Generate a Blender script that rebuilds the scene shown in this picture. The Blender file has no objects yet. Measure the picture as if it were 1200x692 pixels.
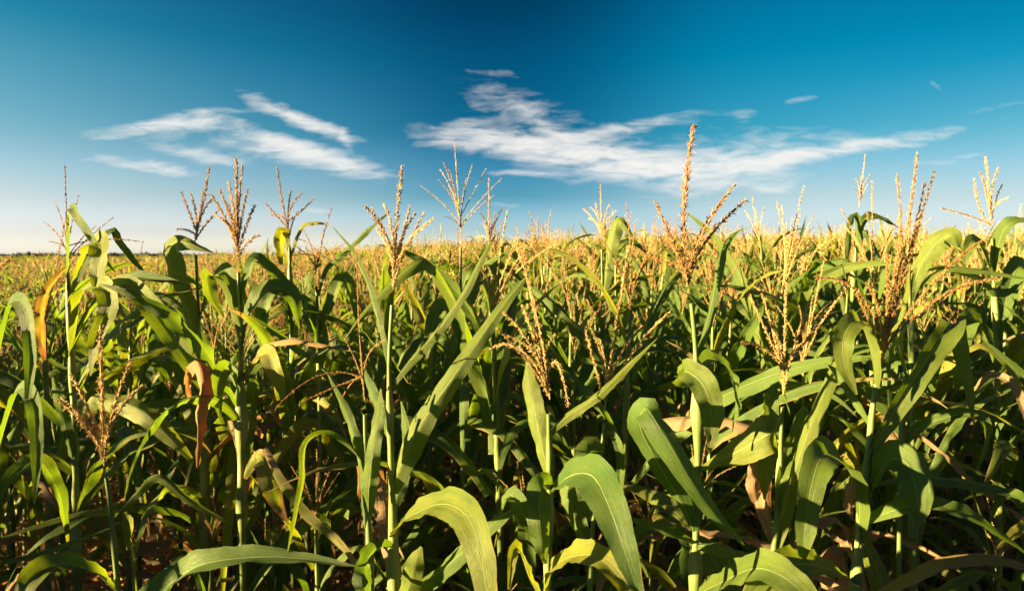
import bpy, math, random
import numpy as np
from mathutils import Vector

S = bpy.context.scene
COL = S.collection
RAD = math.radians

# ------------------------------------------------------------------ camera
CAM_H, PITCH, FPX, PW, PH = 1.90, 3.29, 800.0, 1200.0, 692.0
cam = bpy.data.cameras.new("camera")
cam_ob = bpy.data.objects.new("camera", cam)
COL.objects.link(cam_ob)
S.camera = cam_ob
cam.sensor_width = 36.0
cam.lens = 24.0
cam.clip_start, cam.clip_end = 0.05, 6000.0
cam_ob.location = (0, 0, CAM_H)
cam_ob.rotation_euler = (RAD(90 - PITCH), 0, 0)
cam.dof.use_dof = True
cam.dof.focus_distance = 1.75
cam.dof.aperture_fstop = 5.0

# ------------------------------------------------------------------ exposure, sun, sky
EXPO = 2.7
SUN_AZ, SUN_EL = 252.0, 9.0
S.view_settings.view_transform = 'Standard'
S.view_settings.look = 'None'
S.view_settings.gamma = 1.0
S.view_settings.use_curve_mapping = False
S.view_settings.exposure = EXPO

sl = bpy.data.lights.new("sun", 'SUN')
sl.energy = 5.0
sl.angle = RAD(0.5)
sl.color = (1.0, 0.74, 0.34)
sun = bpy.data.objects.new("sun", sl)
COL.objects.link(sun)
sd = Vector((math.sin(RAD(SUN_AZ)) * math.cos(RAD(SUN_EL)), math.cos(RAD(SUN_AZ)) * math.cos(RAD(SUN_EL)), math.sin(RAD(SUN_EL))))
sun.rotation_euler = sd.to_track_quat('Z', 'Y').to_euler()


class NT:
    """small helper for wiring shader nodes"""
    def __init__(s, tree):
        s.t = tree
    def n(s, typ, **kw):
        nd = s.t.nodes.new(typ)
        for k, v in kw.items():
            setattr(nd, k, v)
        return nd
    def put(s, sock, v):
        if hasattr(v, 'is_output'):
            s.t.links.new(v, sock)
        elif v is not None:
            if isinstance(v, (tuple, list)) and len(v) == 3 and sock.type == 'RGBA':
                v = (*v, 1.0)
            sock.default_value = v
    def m(s, op, a, b=None, c=None, clamp=False):
        nd = s.n("ShaderNodeMath", operation=op, use_clamp=clamp)
        for i, v in enumerate((a, b, c)):
            s.put(nd.inputs[i], v)
        return nd.outputs[0]
    def mix(s, f, a, b, blend='MIX'):
        nd = s.n("ShaderNodeMix", data_type='RGBA', blend_type=blend)
        s.put(nd.inputs[0], f); s.put(nd.inputs[6], a); s.put(nd.inputs[7], b)
        return nd.outputs[2]
    def vec(s, x, y, z=0.0):
        nd = s.n("ShaderNodeCombineXYZ")
        for i, v in enumerate((x, y, z)):
            s.put(nd.inputs[i], v)
        return nd.outputs[0]
    def noise(s, v, scale, detail=3, rough=0.55, dist=0.0):
        nd = s.n("ShaderNodeTexNoise")
        s.put(nd.inputs['Vector'], v)
        nd.inputs['Scale'].default_value = scale
        nd.inputs['Detail'].default_value = detail
        nd.inputs['Roughness'].default_value = rough
        nd.inputs['Distortion'].default_value = dist
        return nd.outputs['Fac'], nd.outputs['Color']
    def ss(s, v, a, b):
        nd = s.n("ShaderNodeMapRange", interpolation_type='SMOOTHSTEP')
        s.put(nd.inputs[0], v)
        nd.inputs[1].default_value, nd.inputs[2].default_value = a, b
        return nd.outputs[0]


def lin(c):
    return tuple((x / 255 / 12.92) if x / 255 <= 0.04045 else ((x / 255 + 0.055) / 1.055) ** 2.4 for x in c)


CP, SP = math.cos(RAD(PITCH)), math.sin(RAD(PITCH))


def ray(px, py):
    u, v = (px - PW / 2) / FPX, (PH / 2 - py) / FPX
    return np.array([u, CP + v * SP, v * CP - SP])


def at(px, py, d):
    """the point seen at a photo pixel, d metres ahead"""
    return np.array([0, 0, CAM_H]) + d * ray(px, py)


world = bpy.data.worlds.new("World")
S.world = world
world.use_nodes = True
wn = NT(world.node_tree)
bg = world.node_tree.nodes["Background"]
sky = wn.n("ShaderNodeTexSky", sky_type='NISHITA', sun_disc=False)
sky.sun_elevation = RAD(SUN_EL)
sky.sun_rotation = RAD(SUN_AZ)
geo = wn.n("ShaderNodeTexCoord")
sep = wn.n("ShaderNodeSeparateXYZ")
wn.put(sep.inputs[0], geo.outputs['Generated'])
dx, dy, dz = sep.outputs
hl = wn.m('SQRT', wn.m('ADD', wn.m('MULTIPLY', dx, dx), wn.m('MULTIPLY', dy, dy)))
saz = wn.m('DIVIDE', dx, wn.m('MAXIMUM', hl, 1e-4))        # sine of the azimuth
elev = wn.m('ARCTANGENT', wn.m('DIVIDE', dz, wn.m('MAXIMUM', hl, 1e-4)))
# clear evening air: the sky's own colour is filtered (polarised) most at right angles to the sun
YS = (4, 60, 152, 230, 272, 297)
TARGET = {
    4: ((42, 140, 172), (84, 162, 188), (137, 190, 204), (213, 224, 222), (234, 232, 224), (238, 232, 216)),
    300: ((8, 92, 132), (17, 113, 152), (62, 146, 178), (160, 197, 205), (222, 226, 218), (234, 230, 216)),
    600: ((0, 56, 92), (2, 76, 116), (0, 102, 142), (75, 158, 186), (176, 206, 208), (210, 218, 206)),
    900: ((0, 122, 168), (0, 141, 183), (60, 170, 200), (190, 218, 222), (214, 226, 222), (226, 228, 214)),
    1196: ((3, 130, 175), (16, 150, 190), (108, 188, 210), (198, 220, 222), (216, 226, 218), (228, 228, 212)),
}
NISH = {
    4: ((0.1531, 0.2203, 0.2712), (0.1785, 0.2507, 0.2908), (0.2449, 0.3168, 0.3066), (0.3421, 0.3638, 0.2455), (0.35, 0.2963, 0.1422), (0.2394, 0.1782, 0.0785)),
    300: ((0.1194, 0.178, 0.2306), (0.1387, 0.2028, 0.249), (0.1939, 0.264, 0.275), (0.2806, 0.319, 0.2352), (0.3004, 0.2693, 0.1362), (0.1913, 0.1492, 0.0687)),
    600: ((0.117, 0.1772, 0.2347), (0.1364, 0.2032, 0.2554), (0.1943, 0.2705, 0.291), (0.2877, 0.3378, 0.2585), (0.3133, 0.2885, 0.1503), (0.1891, 0.1524, 0.0721)),
    900: ((0.1462, 0.2228, 0.2904), (0.173, 0.2577, 0.3185), (0.2468, 0.3424, 0.3603), (0.3622, 0.4187, 0.3119), (0.3781, 0.3462, 0.178), (0.223, 0.1827, 0.088)),
    1196: ((0.194, 0.2896, 0.3654), (0.2287, 0.3346, 0.3962), (0.3213, 0.4326, 0.4275), (0.4426, 0.4923, 0.3395), (0.4283, 0.383, 0.1902), (0.2549, 0.2111, 0.1022)),
}
acc, wsum = None, None
for cx, tg in TARGET.items():
    ramp = wn.n("ShaderNodeValToRGB")
    wn.put(ramp.inputs[0], wn.m('DIVIDE', elev, math.pi / 2, clamp=True))
    cr = ramp.color_ramp
    stops = []
    for y, t, nv in zip(YS, tg, NISH[cx]):
        r = ray(cx, y)
        e = math.atan2(r[2], math.hypot(r[0], r[1])) / (math.pi / 2)
        stops.append((e, [min(9.0, a / max(b, 1e-4)) / 2 ** EXPO for a, b in zip(lin(t), nv)]))
    stops.sort()
    stops.append((0.5, [0.022, 0.075, 0.125]))  # unseen sky above the view: tint chosen dim and blue for the shade
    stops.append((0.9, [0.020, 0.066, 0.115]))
    while len(cr.elements) < len(stops):
        cr.elements.new(0.5)
    for el, (e, c) in zip(cr.elements, stops):
        el.position = e
        el.color = (*[v / 4 for v in c], 1)
    r = ray(cx, 150)
    s0 = r[0] / math.hypot(r[0], r[1])
    k = wn.m('DIVIDE', wn.m('SUBTRACT', saz, s0), 0.21)
    g = wn.m('EXPONENT', wn.m('MULTIPLY', wn.m('MULTIPLY', k, k), -1.0))
    g = wn.m('ADD', g, 1e-5)
    v = wn.n("ShaderNodeVectorMath", operation='SCALE')
    wn.put(v.inputs[0], ramp.outputs[0]); wn.put(v.inputs['Scale'], g)
    if acc is None:
        acc, wsum = v.outputs[0], g
    else:
        a = wn.n("ShaderNodeVectorMath", operation='ADD')
        wn.put(a.inputs[0], acc); wn.put(a.inputs[1], v.outputs[0])
        acc, wsum = a.outputs[0], wn.m('ADD', wsum, g)
v = wn.n("ShaderNodeVectorMath", operation='SCALE')
wn.put(v.inputs[0], acc)
wn.put(v.inputs['Scale'], wn.m('DIVIDE', 4.0, wsum))
clear = wn.mix(1.0, sky.outputs[0], v.outputs[0], 'MULTIPLY')
# unseen sky behind the camera, dimmed and tinted blue to darken and cool the shade
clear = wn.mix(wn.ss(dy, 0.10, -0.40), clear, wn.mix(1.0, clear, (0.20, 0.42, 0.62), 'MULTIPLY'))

# thin cirrus: elongated streaks, frayed by noise, high in the sky ahead
cy = wn.m('MAXIMUM', dy, 0.02)
gu, gv = wn.m('DIVIDE', dx, cy), wn.m('DIVIDE', dz, cy)
_, nc = wn.noise(wn.vec(wn.m('MULTIPLY', gu, 1.0), wn.m('MULTIPLY', gv, 2.2)), 7.0, 4, 0.6)
ns = wn.n("ShaderNodeSeparateXYZ"); wn.put(ns.inputs[0], nc)
wu = wn.m('ADD', gu, wn.m('MULTIPLY', wn.m('SUBTRACT', ns.outputs[0], 0.5), 0.07))
wv = wn.m('ADD', gv, wn.m('MULTIPLY', wn.m('SUBTRACT', ns.outputs[1], 0.5), 0.026))
CIRRUS = [  # px, py, half length, half thickness, tilt, strength
    (186, 149, 78, 11, -6, 1.0), (245, 133, 38, 6, -3, 0.45), (352, 138, 66, 11, 20, 1.05), (404, 160, 12, 9, 60, 0.6),
    (362, 181, 98, 16, 15, 1.05), (325, 162, 45, 9, 22, 0.6), (178, 194, 62, 9, 7, 0.75), (236, 181, 60, 9, 8, 0.6), (250, 168, 110, 26, 6, 0.13),
    (556, 160, 62, 19, 4, 0.85), (640, 176, 70, 17, 3, 0.9), (715, 184, 130, 19, 5, 1.05), (775, 197, 95, 17, -2, 0.95),
    (985, 176, 140, 9, -10, 0.85), (890, 190, 90, 14, -6, 0.5), (618, 130, 90, 28, 18, 0.27), (650, 152, 60, 9, 35, 0.35),
    (715, 152, 120, 9, -9, 0.5), (835, 217, 85, 16, -5, 0.5), (612, 203, 45, 3.5, 2, 0.6), (580, 88, 30, 5, 8, 0.36),
    (935, 115, 22, 5, -8, 0.3), (868, 134, 18, 10, 0, 0.24), (1095, 101, 16, 9, 40, 0.2), (905, 222, 24, 7, -10, 0.35),
    (1165, 127, 50, 7, -9, 0.16), (860, 180, 190, 34, -6, 0.28), (1110, 185, 60, 6, -8, 0.25), (590, 242, 40, 5, 2, 0.25), (372, 247, 24, 5, 6, 0.4),
    (700, 160, 200, 50, 5, 0.06), (545, 135, 40, 20, -20, 0.12),
]
tot = None
for (px, py, hl_, ht, tl, st) in CIRRUS:
    ht, hl_ = ht * 0.72, hl_ * 0.86
    r = ray(px, py)
    u0, v0 = r[0] / r[1], r[2] / r[1]
    ct, sn = math.cos(RAD(-tl)), math.sin(RAD(-tl))
    du, dv = wn.m('SUBTRACT', wu, u0), wn.m('SUBTRACT', wv, v0)
    a = wn.m('MULTIPLY_ADD', du, ct * FPX / hl_, wn.m('MULTIPLY', dv, sn * FPX / hl_))
    b = wn.m('MULTIPLY_ADD', du, -sn * FPX / ht, wn.m('MULTIPLY', dv, ct * FPX / ht))
    e = wn.m('EXPONENT', wn.m('MULTIPLY', wn.m('ADD', wn.m('MULTIPLY', a, a), wn.m('MULTIPLY', b, b)), -1.0))
    tot = wn.m('MULTIPLY', e, st) if tot is None else wn.m('MULTIPLY_ADD', e, st, tot)
fib, _ = wn.noise(wn.vec(wn.m('MULTIPLY_ADD', wu, 5.0, wn.m('MULTIPLY', wv, 5.0)), wn.m('MULTIPLY', wv, 30.0)), 2.4, 8, 0.64, 0.9)
fib2, _ = wn.noise(wn.vec(wn.m('MULTIPLY_ADD', wu, 16.0, wn.m('MULTIPLY', wv, 22.0)), wn.m('MULTIPLY_ADD', wv, 60.0, wn.m('MULTIPLY', wu, -12.0))), 1.0, 5, 0.6, 0.4)
fr = wn.m('MULTIPLY', wn.m('MULTIPLY_ADD', wn.ss(fib, 0.22, 0.74), 1.15, 0.12), wn.m('MULTIPLY_ADD', wn.ss(fib2, 0.2, 0.76), 0.85, 0.42))
cov = wn.m('MAXIMUM', wn.m('SUBTRACT', wn.m('MULTIPLY', tot, fr), 0.075), 0.0)
cov = wn.m('SUBTRACT', 1.0, wn.m('EXPONENT', wn.m('MULTIPLY', cov, -2.1)))
cov = wn.m('MULTIPLY', cov, wn.ss(dy, 0.03, 0.12))
cwhite = tuple(x / 2 ** EXPO / 0.1 for x in lin((250, 247, 242)))
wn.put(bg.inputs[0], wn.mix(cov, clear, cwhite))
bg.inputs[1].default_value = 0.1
world.cycles.sampling_method = 'MANUAL'
world.cycles.sample_map_resolution = 512

# ------------------------------------------------------------------ materials
def new_mat(name):
    mt = bpy.data.materials.new(name)
    mt.use_nodes = True
    w = NT(mt.node_tree)
    return mt, w, mt.node_tree.nodes["Principled BSDF"], mt.node_tree.nodes["Material Output"]


def leaf_material():
    mt, w, bs, out = new_mat("corn leaf")
    at_ = w.n("ShaderNodeAttribute", attribute_name="Col")
    sp = w.n("ShaderNodeSeparateColor"); w.put(sp.inputs[0], at_.outputs['Color'])
    dry, rnd, yel = sp.outputs
    uvn = w.n("ShaderNodeUVMap", uv_map="UVMap")
    us = w.n("ShaderNodeSeparateXYZ"); w.put(us.inputs[0], uvn.outputs[0])
    u, v = us.outputs[0], us.outputs[1]
    oi = w.n("ShaderNodeObjectInfo")
    orn = oi.outputs['Random']
    tc = w.n("ShaderNodeTexCoord")
    n1, _ = w.noise(tc.outputs['Object'], 9.0, 4, 0.6)
    streak, _ = w.noise(w.vec(w.m('MULTIPLY', u, 34.0), w.m('MULTIPLY', v, 3.0), w.m('MULTIPLY', rnd, 50.0)), 1.0, 4, 0.65)
    blot, _ = w.noise(w.vec(w.m('MULTIPLY', u, 5.0), w.m('MULTIPLY', v, 7.0), w.m('MULTIPLY', rnd, 80.0)), 1.0, 5, 0.7)
    g = w.mix(w.ss(w.m('ADD', n1, w.m('MULTIPLY', rnd, 0.35)), 0.35, 0.9), (0.042, 0.106, 0.030), (0.094, 0.166, 0.034))
    g = w.mix(w.m('MULTIPLY', orn, 0.35), g, (0.115, 0.165, 0.020))
    g = w.mix(w.m('MULTIPLY', w.ss(streak, 0.35, 0.75), 0.30), g, (0.118, 0.190, 0.040))
    yf = w.m('MULTIPLY', yel, w.ss(w.m('ADD', blot, w.m('MULTIPLY', yel, 0.3)), 0.35, 0.75))
    g = w.mix(yf, g, (0.27, 0.255, 0.035))
    vein = w.m('POWER', w.m('ABSOLUTE', w.m('SINE', w.m('MULTIPLY_ADD', u, 92.0, w.m('MULTIPLY', blot, 9.0)))), 4.0)
    g = w.mix(w.m('MULTIPLY', vein, 0.20), g, (0.14, 0.22, 0.032))
    mid = w.m('ABSOLUTE', w.m('SUBTRACT', u, 0.5))
    mw = w.m('MULTIPLY_ADD', v, -0.026, 0.034)
    midf = w.m('SUBTRACT', 1.0, w.m('DIVIDE', mid, mw), clamp=True)
    midf = w.ss(midf, 0.0, 0.55)
    g = w.mix(w.m('MULTIPLY', midf, 0.75), g, (0.30, 0.36, 0.15))
    # small brown specks and insect damage
    spk, _ = w.noise(w.vec(w.m('MULTIPLY', u, 30.0), w.m('MULTIPLY', v, 60.0), w.m('MULTIPLY', rnd, 33.0)), 1.0, 2, 0.5)
    g = w.mix(w.m('MULTIPLY', w.ss(spk, 0.66, 0.76), 0.75), g, (0.22, 0.15, 0.06))
    # dried tissue: whole leaf when dry is high, otherwise tips and margins
    edge = w.m('POWER', w.m('MULTIPLY', mid, 2.0), 6.0)
    tip = w.ss(v, 0.80, 1.02)
    dv = w.m('ADD', w.m('MULTIPLY_ADD', dry, 1.25, -0.30), w.m('MULTIPLY', w.m('SUBTRACT', blot, 0.5), 0.75))
    dv = w.m('ADD', dv, w.m('ADD', w.m('MULTIPLY', edge, 0.34), w.m('MULTIPLY', tip, 0.40)))
    df = w.ss(dv, 0.18, 0.48)
    dc = w.mix(blot, (0.15, 0.085, 0.045), (0.50, 0.37, 0.22))
    dc = w.mix(w.m('MULTIPLY', w.ss(streak, 0.3, 0.7), 0.5), dc, (0.40, 0.27, 0.14))
    dc = w.mix(w.m('MULTIPLY', w.ss(yel, 0.6, 0.95), 0.5), dc, w.mix(blot, (0.30, 0.115, 0.032), (0.52, 0.27, 0.10)))
    rim = w.m('MULTIPLY', w.m('MULTIPLY', df, w.m('SUBTRACT', 1.0, df)), 2.6)
    c = w.mix(df, g, dc)
    c = w.mix(w.m('MULTIPLY', rim, 0.8), c, (0.30, 0.24, 0.05))
    bump = w.n("ShaderNodeBump")
    bump.inputs['Strength'].default_value = 0.6
    bump.inputs['Distance'].default_value = 0.002
    hgt = w.m('ADD', w.m('MULTIPLY', vein, 0.35), w.m('ADD', w.m('MULTIPLY', streak, 1.0), w.m('MULTIPLY', midf, -1.2)))
    w.put(bump.inputs['Height'], hgt)
    w.put(bs.inputs['Base Color'], c)
    w.put(bs.inputs['Roughness'], w.m('ADD', w.m('MULTIPLY_ADD', df, 0.25, 0.44), w.m('MULTIPLY', streak, 0.12)))
    bs.inputs['Specular IOR Level'].default_value = 0.34
    w.put(bs.inputs['Normal'], bump.outputs[0])
    tr = w.n("ShaderNodeBsdfTranslucent")
    tcol = w.mix(1.0, c, w.mix(df, (1.75, 1.75, 0.35), (1.15, 0.85, 0.5)), 'MULTIPLY')
    w.put(tr.inputs[0], tcol); w.put(tr.inputs['Normal'], bump.outputs[0])
    ms = w.n("ShaderNodeMixShader")
    ms.inputs[0].default_value = 0.43
    w.t.links.new(bs.outputs[0], ms.inputs[1]); w.t.links.new(tr.outputs[0], ms.inputs[2])
    w.t.links.new(ms.outputs[0], out.inputs[0])
    return mt


def stalk_material():
    mt, w, bs, out = new_mat("corn stalk")
    at_ = w.n("ShaderNodeAttribute", attribute_name="Col")
    sp = w.n("ShaderNodeSeparateColor"); w.put(sp.inputs[0], at_.outputs['Color'])
    dry, rnd, node = sp.outputs
    tc = w.n("ShaderNodeTexCoord")
    ob = w.n("ShaderNodeSeparateXYZ"); w.put(ob.inputs[0], tc.outputs['Object'])
    n1, _ = w.noise(w.vec(w.m('MULTIPLY', ob.outputs[0], 260.0), w.m('MULTIPLY', ob.outputs[1], 260.0), w.m('MULTIPLY', ob.outputs[2], 9.0)), 1.0, 3, 0.6)
    n2, _ = w.noise(tc.outputs['Object'], 24.0, 4, 0.65)
    g = w.mix(n1, (0.070, 0.125, 0.028), (0.145, 0.190, 0.048))
    g = w.mix(w.m('MULTIPLY', node, 0.75), g, (0.27, 0.29, 0.10))
    df = w.ss(w.m('ADD', dry, w.m('MULTIPLY', w.m('SUBTRACT', n2, 0.5), 0.8)), 0.35, 0.75)
    c = w.mix(df, g, w.mix(n1, (0.24, 0.14, 0.06), (0.42, 0.29, 0.14)))
    w.put(bs.inputs['Base Color'], c)
    bs.inputs['Roughness'].default_value = 0.5
    bs.inputs['Specular IOR Level'].default_value = 0.35
    b = w.n("ShaderNodeBump"); b.inputs['Strength'].default_value = 0.4; b.inputs['Distance'].default_value = 0.001
    w.put(b.inputs['Height'], n1); w.put(bs.inputs['Normal'], b.outputs[0])
    return mt


def tassel_material():
    mt, w, bs, out = new_mat("corn tassel")
    at_ = w.n("ShaderNodeAttribute", attribute_name="Col")
    sp = w.n("ShaderNodeSeparateColor"); w.put(sp.inputs[0], at_.outputs['Color'])
    red, rnd, green = sp.outputs
    c = w.mix(w.ss(rnd, 0.0, 1.0), (0.44, 0.29, 0.11), (0.66, 0.49, 0.23))
    r = w.mix(rnd, (0.19, 0.060, 0.022), (0.42, 0.18, 0.062))
    c = w.mix(red, c, r)
    c = w.mix(green, c, (0.24, 0.26, 0.07))
    w.put(bs.inputs['Base Color'], c)
    bs.inputs['Roughness'].default_value = 0.65
    bs.inputs['Specular IOR Level'].default_value = 0.25
    tr = w.n("ShaderNodeBsdfTranslucent"); w.put(tr.inputs[0], c)
    ms = w.n("ShaderNodeMixShader"); ms.inputs[0].default_value = 0.22
    w.t.links.new(bs.outputs[0], ms.inputs[1]); w.t.links.new(tr.outputs[0], ms.inputs[2])
    w.t.links.new(ms.outputs[0], out.inputs[0])
    return mt


def soil_material():
    mt, w, bs, out = new_mat("field soil")
    tc = w.n("ShaderNodeTexCoord")
    n1, _ = w.noise(tc.outputs['Object'], 3.0, 8, 0.65)
    n2, _ = w.noise(tc.outputs['Object'], 40.0, 6, 0.7)
    c = w.mix(n2, (0.030, 0.020, 0.012), (0.105, 0.075, 0.046))
    c = w.mix(w.ss(n1, 0.4, 0.8), c, (0.075, 0.058, 0.034))
    w.put(bs.inputs['Base Color'], c)
    bs.inputs['Roughness'].default_value = 0.95
    bs.inputs['Specular IOR Level'].default_value = 0.1
    b = w.n("ShaderNodeBump"); b.inputs['Strength'].default_value = 0.9; b.inputs['Distance'].default_value = 0.03
    w.put(b.inputs['Height'], w.m('ADD', n1, w.m('MULTIPLY', n2, 0.6))); w.put(bs.inputs['Normal'], b.outputs[0])
    return mt


def woods_material():
    mt, w, bs, out = new_mat("far trees")
    tc = w.n("ShaderNodeTexCoord")
    n1, _ = w.noise(tc.outputs['Object'], 0.35, 4, 0.7)
    w.put(bs.inputs['Base Color'], w.mix(n1, (0.085, 0.098, 0.080), (0.135, 0.145, 0.115)))
    bs.inputs['Roughness'].default_value = 0.9
    return mt


LEAF, STALK, TASSEL, SOIL, WOODS = leaf_material(), stalk_material(), tassel_material(), soil_material(), woods_material()


# ------------------------------------------------------------------ mesh building
def nrm(a):
    return a / np.maximum(np.linalg.norm(a, axis=-1, keepdims=True), 1e-9)


class Geo:
    """numpy mesh soup: quads (triangles repeat nothing: stored apart), a colour and a uv per vertex"""
    def __init__(s):
        s.v, s.q, s.t, s.c, s.uv, s.n = [], [], [], [], [], 0
    def add(s, v, q=None, t=None, c=(0, 0, 0), uv=None):
        v = np.asarray(v, float)
        k = len(v)
        s.v.append(v)
        if q is not None and len(q): s.q.append(np.asarray(q, int) + s.n)
        if t is not None and len(t): s.t.append(np.asarray(t, int) + s.n)
        c = np.asarray(c, float)
        s.c.append(np.broadcast_to(c, (k, 3)) if c.ndim == 1 else c)
        s.uv.append(np.zeros((k, 2)) if uv is None else uv)
        s.n += k
    def arrays(s):
        z = lambda l, w, d: np.concatenate(l) if l else np.zeros((0, w), d)
        return z(s.v, 3, float), z(s.q, 4, int), z(s.t, 3, int), z(s.c, 3, float), z(s.uv, 2, float)
    def mesh(s, name, mats, smooth=True, slots=None):
        return mesh_from(name, s.arrays(), mats, smooth, slots)


def mesh_from(name, arr, mats, smooth=True, slots=None):
    v, q, t, c, uv = arr
    me = bpy.data.meshes.new(name)
    nq, ntr = len(q), len(t)
    loops = np.concatenate([q.ravel(), t.ravel()]).astype(np.int32)
    me.vertices.add(len(v)); me.loops.add(len(loops)); me.polygons.add(nq + ntr)
    me.vertices.foreach_set("co", v.astype(np.float32).ravel())
    me.loops.foreach_set("vertex_index", loops)
    st = np.concatenate([np.arange(nq) * 4, nq * 4 + np.arange(ntr) * 3]).astype(np.int32)
    me.polygons.foreach_set("loop_start", st)
    me.polygons.foreach_set("use_smooth", np.full(nq + ntr, smooth))
    for mt in (mats if isinstance(mats, (list, tuple)) else [mats]):
        me.materials.append(mt)
    if slots is not None:
        me.polygons.foreach_set("material_index", slots.astype(np.int32))
    a = me.attributes.new("Col", 'FLOAT_COLOR', 'POINT')
    a.data.foreach_set("color", np.concatenate([c, np.ones((len(c), 1))], 1).astype(np.float32).ravel())
    ul = me.uv_layers.new(name="UVMap")
    ul.data.foreach_set("uv", uv[loops].astype(np.float32).ravel())
    me.update(calc_edges=True)
    me.validate()
    return me


def smooth_path(pts, n):
    """Catmull-Rom through rows of pts (any number of columns), n samples evenly along the length"""
    p = np.asarray(pts, float)
    if len(p) == 2:
        p = np.stack([p[0], (p[0] + p[1]) / 2, p[1]])
    e = np.concatenate([[2 * p[0] - p[1]], p, [2 * p[-1] - p[-2]]])
    out = []
    for i in range(len(p) - 1):
        a, b, c, d = e[i:i + 4]
        for k in np.linspace(0, 1, 24, endpoint=(i == len(p) - 2)):
            out.append(0.5 * ((2 * b) + (c - a) * k + (2 * a - 5 * b + 4 * c - d) * k * k + (3 * b - a - 3 * c + d) * k ** 3))
    o = np.array(out)
    ln = np.concatenate([[0], np.cumsum(np.linalg.norm(np.diff(o[:, :3], axis=0), axis=1))])
    x = np.linspace(0, ln[-1], n)
    return np.stack([np.interp(x, ln, o[:, k]) for k in range(o.shape[1])], 1), ln[-1]


def ribbon(geo, P, W, wid, rng, nu=6, fold=0.35, ripple=0.16, waves=4.0, dry=0.0, yel=0.1, curl=0.0, ragged=0.0, buckle=0.06):
    """a corn leaf blade: P centre line, W width directions, wid full widths; V-folded at the midrib, wavy margins"""
    n = len(P)
    T = nrm(np.gradient(P, axis=0))
    W = nrm(W - T * (W * T).sum(1, keepdims=True))
    N = np.cross(W, T)
    v = np.linspace(0, 1, n)
    s = np.linspace(-1, 1, nu + 1)
    ph = rng.uniform(0, 6.28, 4)
    kk = waves * rng.uniform(0.8, 1.25, 2)
    bk = np.concatenate([rng.uniform(.8, 1.6, 1), rng.uniform(2, 4.5, 1), rng.uniform(0, 6.28, 2)])
    V = np.empty((n, nu + 1, 3))
    for j, sj in enumerate(s):
        side = 0 if sj < 0 else 1
        wave = np.sin(2 * np.pi * kk[side] * v + ph[side]) + 0.5 * np.sin(2 * np.pi * kk[side] * 2.3 * v + ph[2 + side])
        off = fold * abs(sj) * (1 - 0.6 * v) + ripple * wave * abs(sj) ** 1.6 * np.minimum(1, 4 * v) + curl * (abs(sj) ** 2)
        off = off + buckle * (np.sin(2 * np.pi * bk[0] * v + bk[2] + 1.3 * sj) + .6 * np.sin(2 * np.pi * bk[1] * v + bk[3] - 1.9 * sj)) * np.minimum(1, 3 * v)
        rg = 1 + ragged * rng.uniform(-1, 0.3, n) * (abs(sj) > 0.9)
        flat = math.sqrt(max(0.2, 1 - fold * fold * 0.8))
        V[:, j] = P + W * (sj * wid / 2 * flat * rg)[:, None] + N * (off * wid / 2)[:, None]
    uv = np.stack(np.broadcast_arrays((s[None, :] + 1) / 2, v[:, None]), -1).reshape(-1, 2)
    idx = np.arange(n * (nu + 1)).reshape(n, nu + 1)
    q = np.stack([idx[:-1, :-1], idx[:-1, 1:], idx[1:, 1:], idx[1:, :-1]], -1).reshape(-1, 4)
    geo.add(V.reshape(-1, 3), q, None, (dry, rng.random(), yel), uv)


def tube(geo, P, rad, ns=8, c=(0, 0, 0), cap=True):
    P = np.asarray(P, float)
    n = len(P)
    rad = np.broadcast_to(np.asarray(rad, float), (n,))
    T = nrm(np.gradient(P, axis=0))
    ref = np.array([1.0, 0.13, 0.07]) if abs(T[0, 0]) < 0.8 else np.array([0.1, 1.0, 0.05])
    A = nrm(ref - T * (T @ ref)[:, None])
    B = np.cross(T, A)
    th = np.linspace(0, 2 * np.pi, ns, endpoint=False)
    V = P[:, None] + rad[:, None, None] * (A[:, None] * np.cos(th)[None, :, None] + B[:, None] * np.sin(th)[None, :, None])
    idx = np.arange(n * ns).reshape(n, ns)
    nx = np.roll(idx, -1, 1)
    q = np.stack([idx[:-1], nx[:-1], nx[1:], idx[1:]], -1).reshape(-1, 4)
    c = np.asarray(c, float)
    if c.ndim == 2:
        c = np.repeat(c, ns, 0)
    uv = np.stack(np.broadcast_arrays(np.linspace(0, 1, ns)[None, :], np.linspace(0, 1, n)[:, None]), -1).reshape(-1, 2)
    geo.add(V.reshape(-1, 3), q, None, c, uv)


OCT = np.array([[0, 0, 0], [1, 0, .42], [0, 1, .42], [-1, 0, .42], [0, -1, .42], [0, 0, 1]], float)
OCT_T = np.array([[0, 2, 1], [0, 3, 2], [0, 4, 3], [0, 1, 4], [5, 1, 2], [5, 2, 3], [5, 3, 4], [5, 4, 1]])


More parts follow.
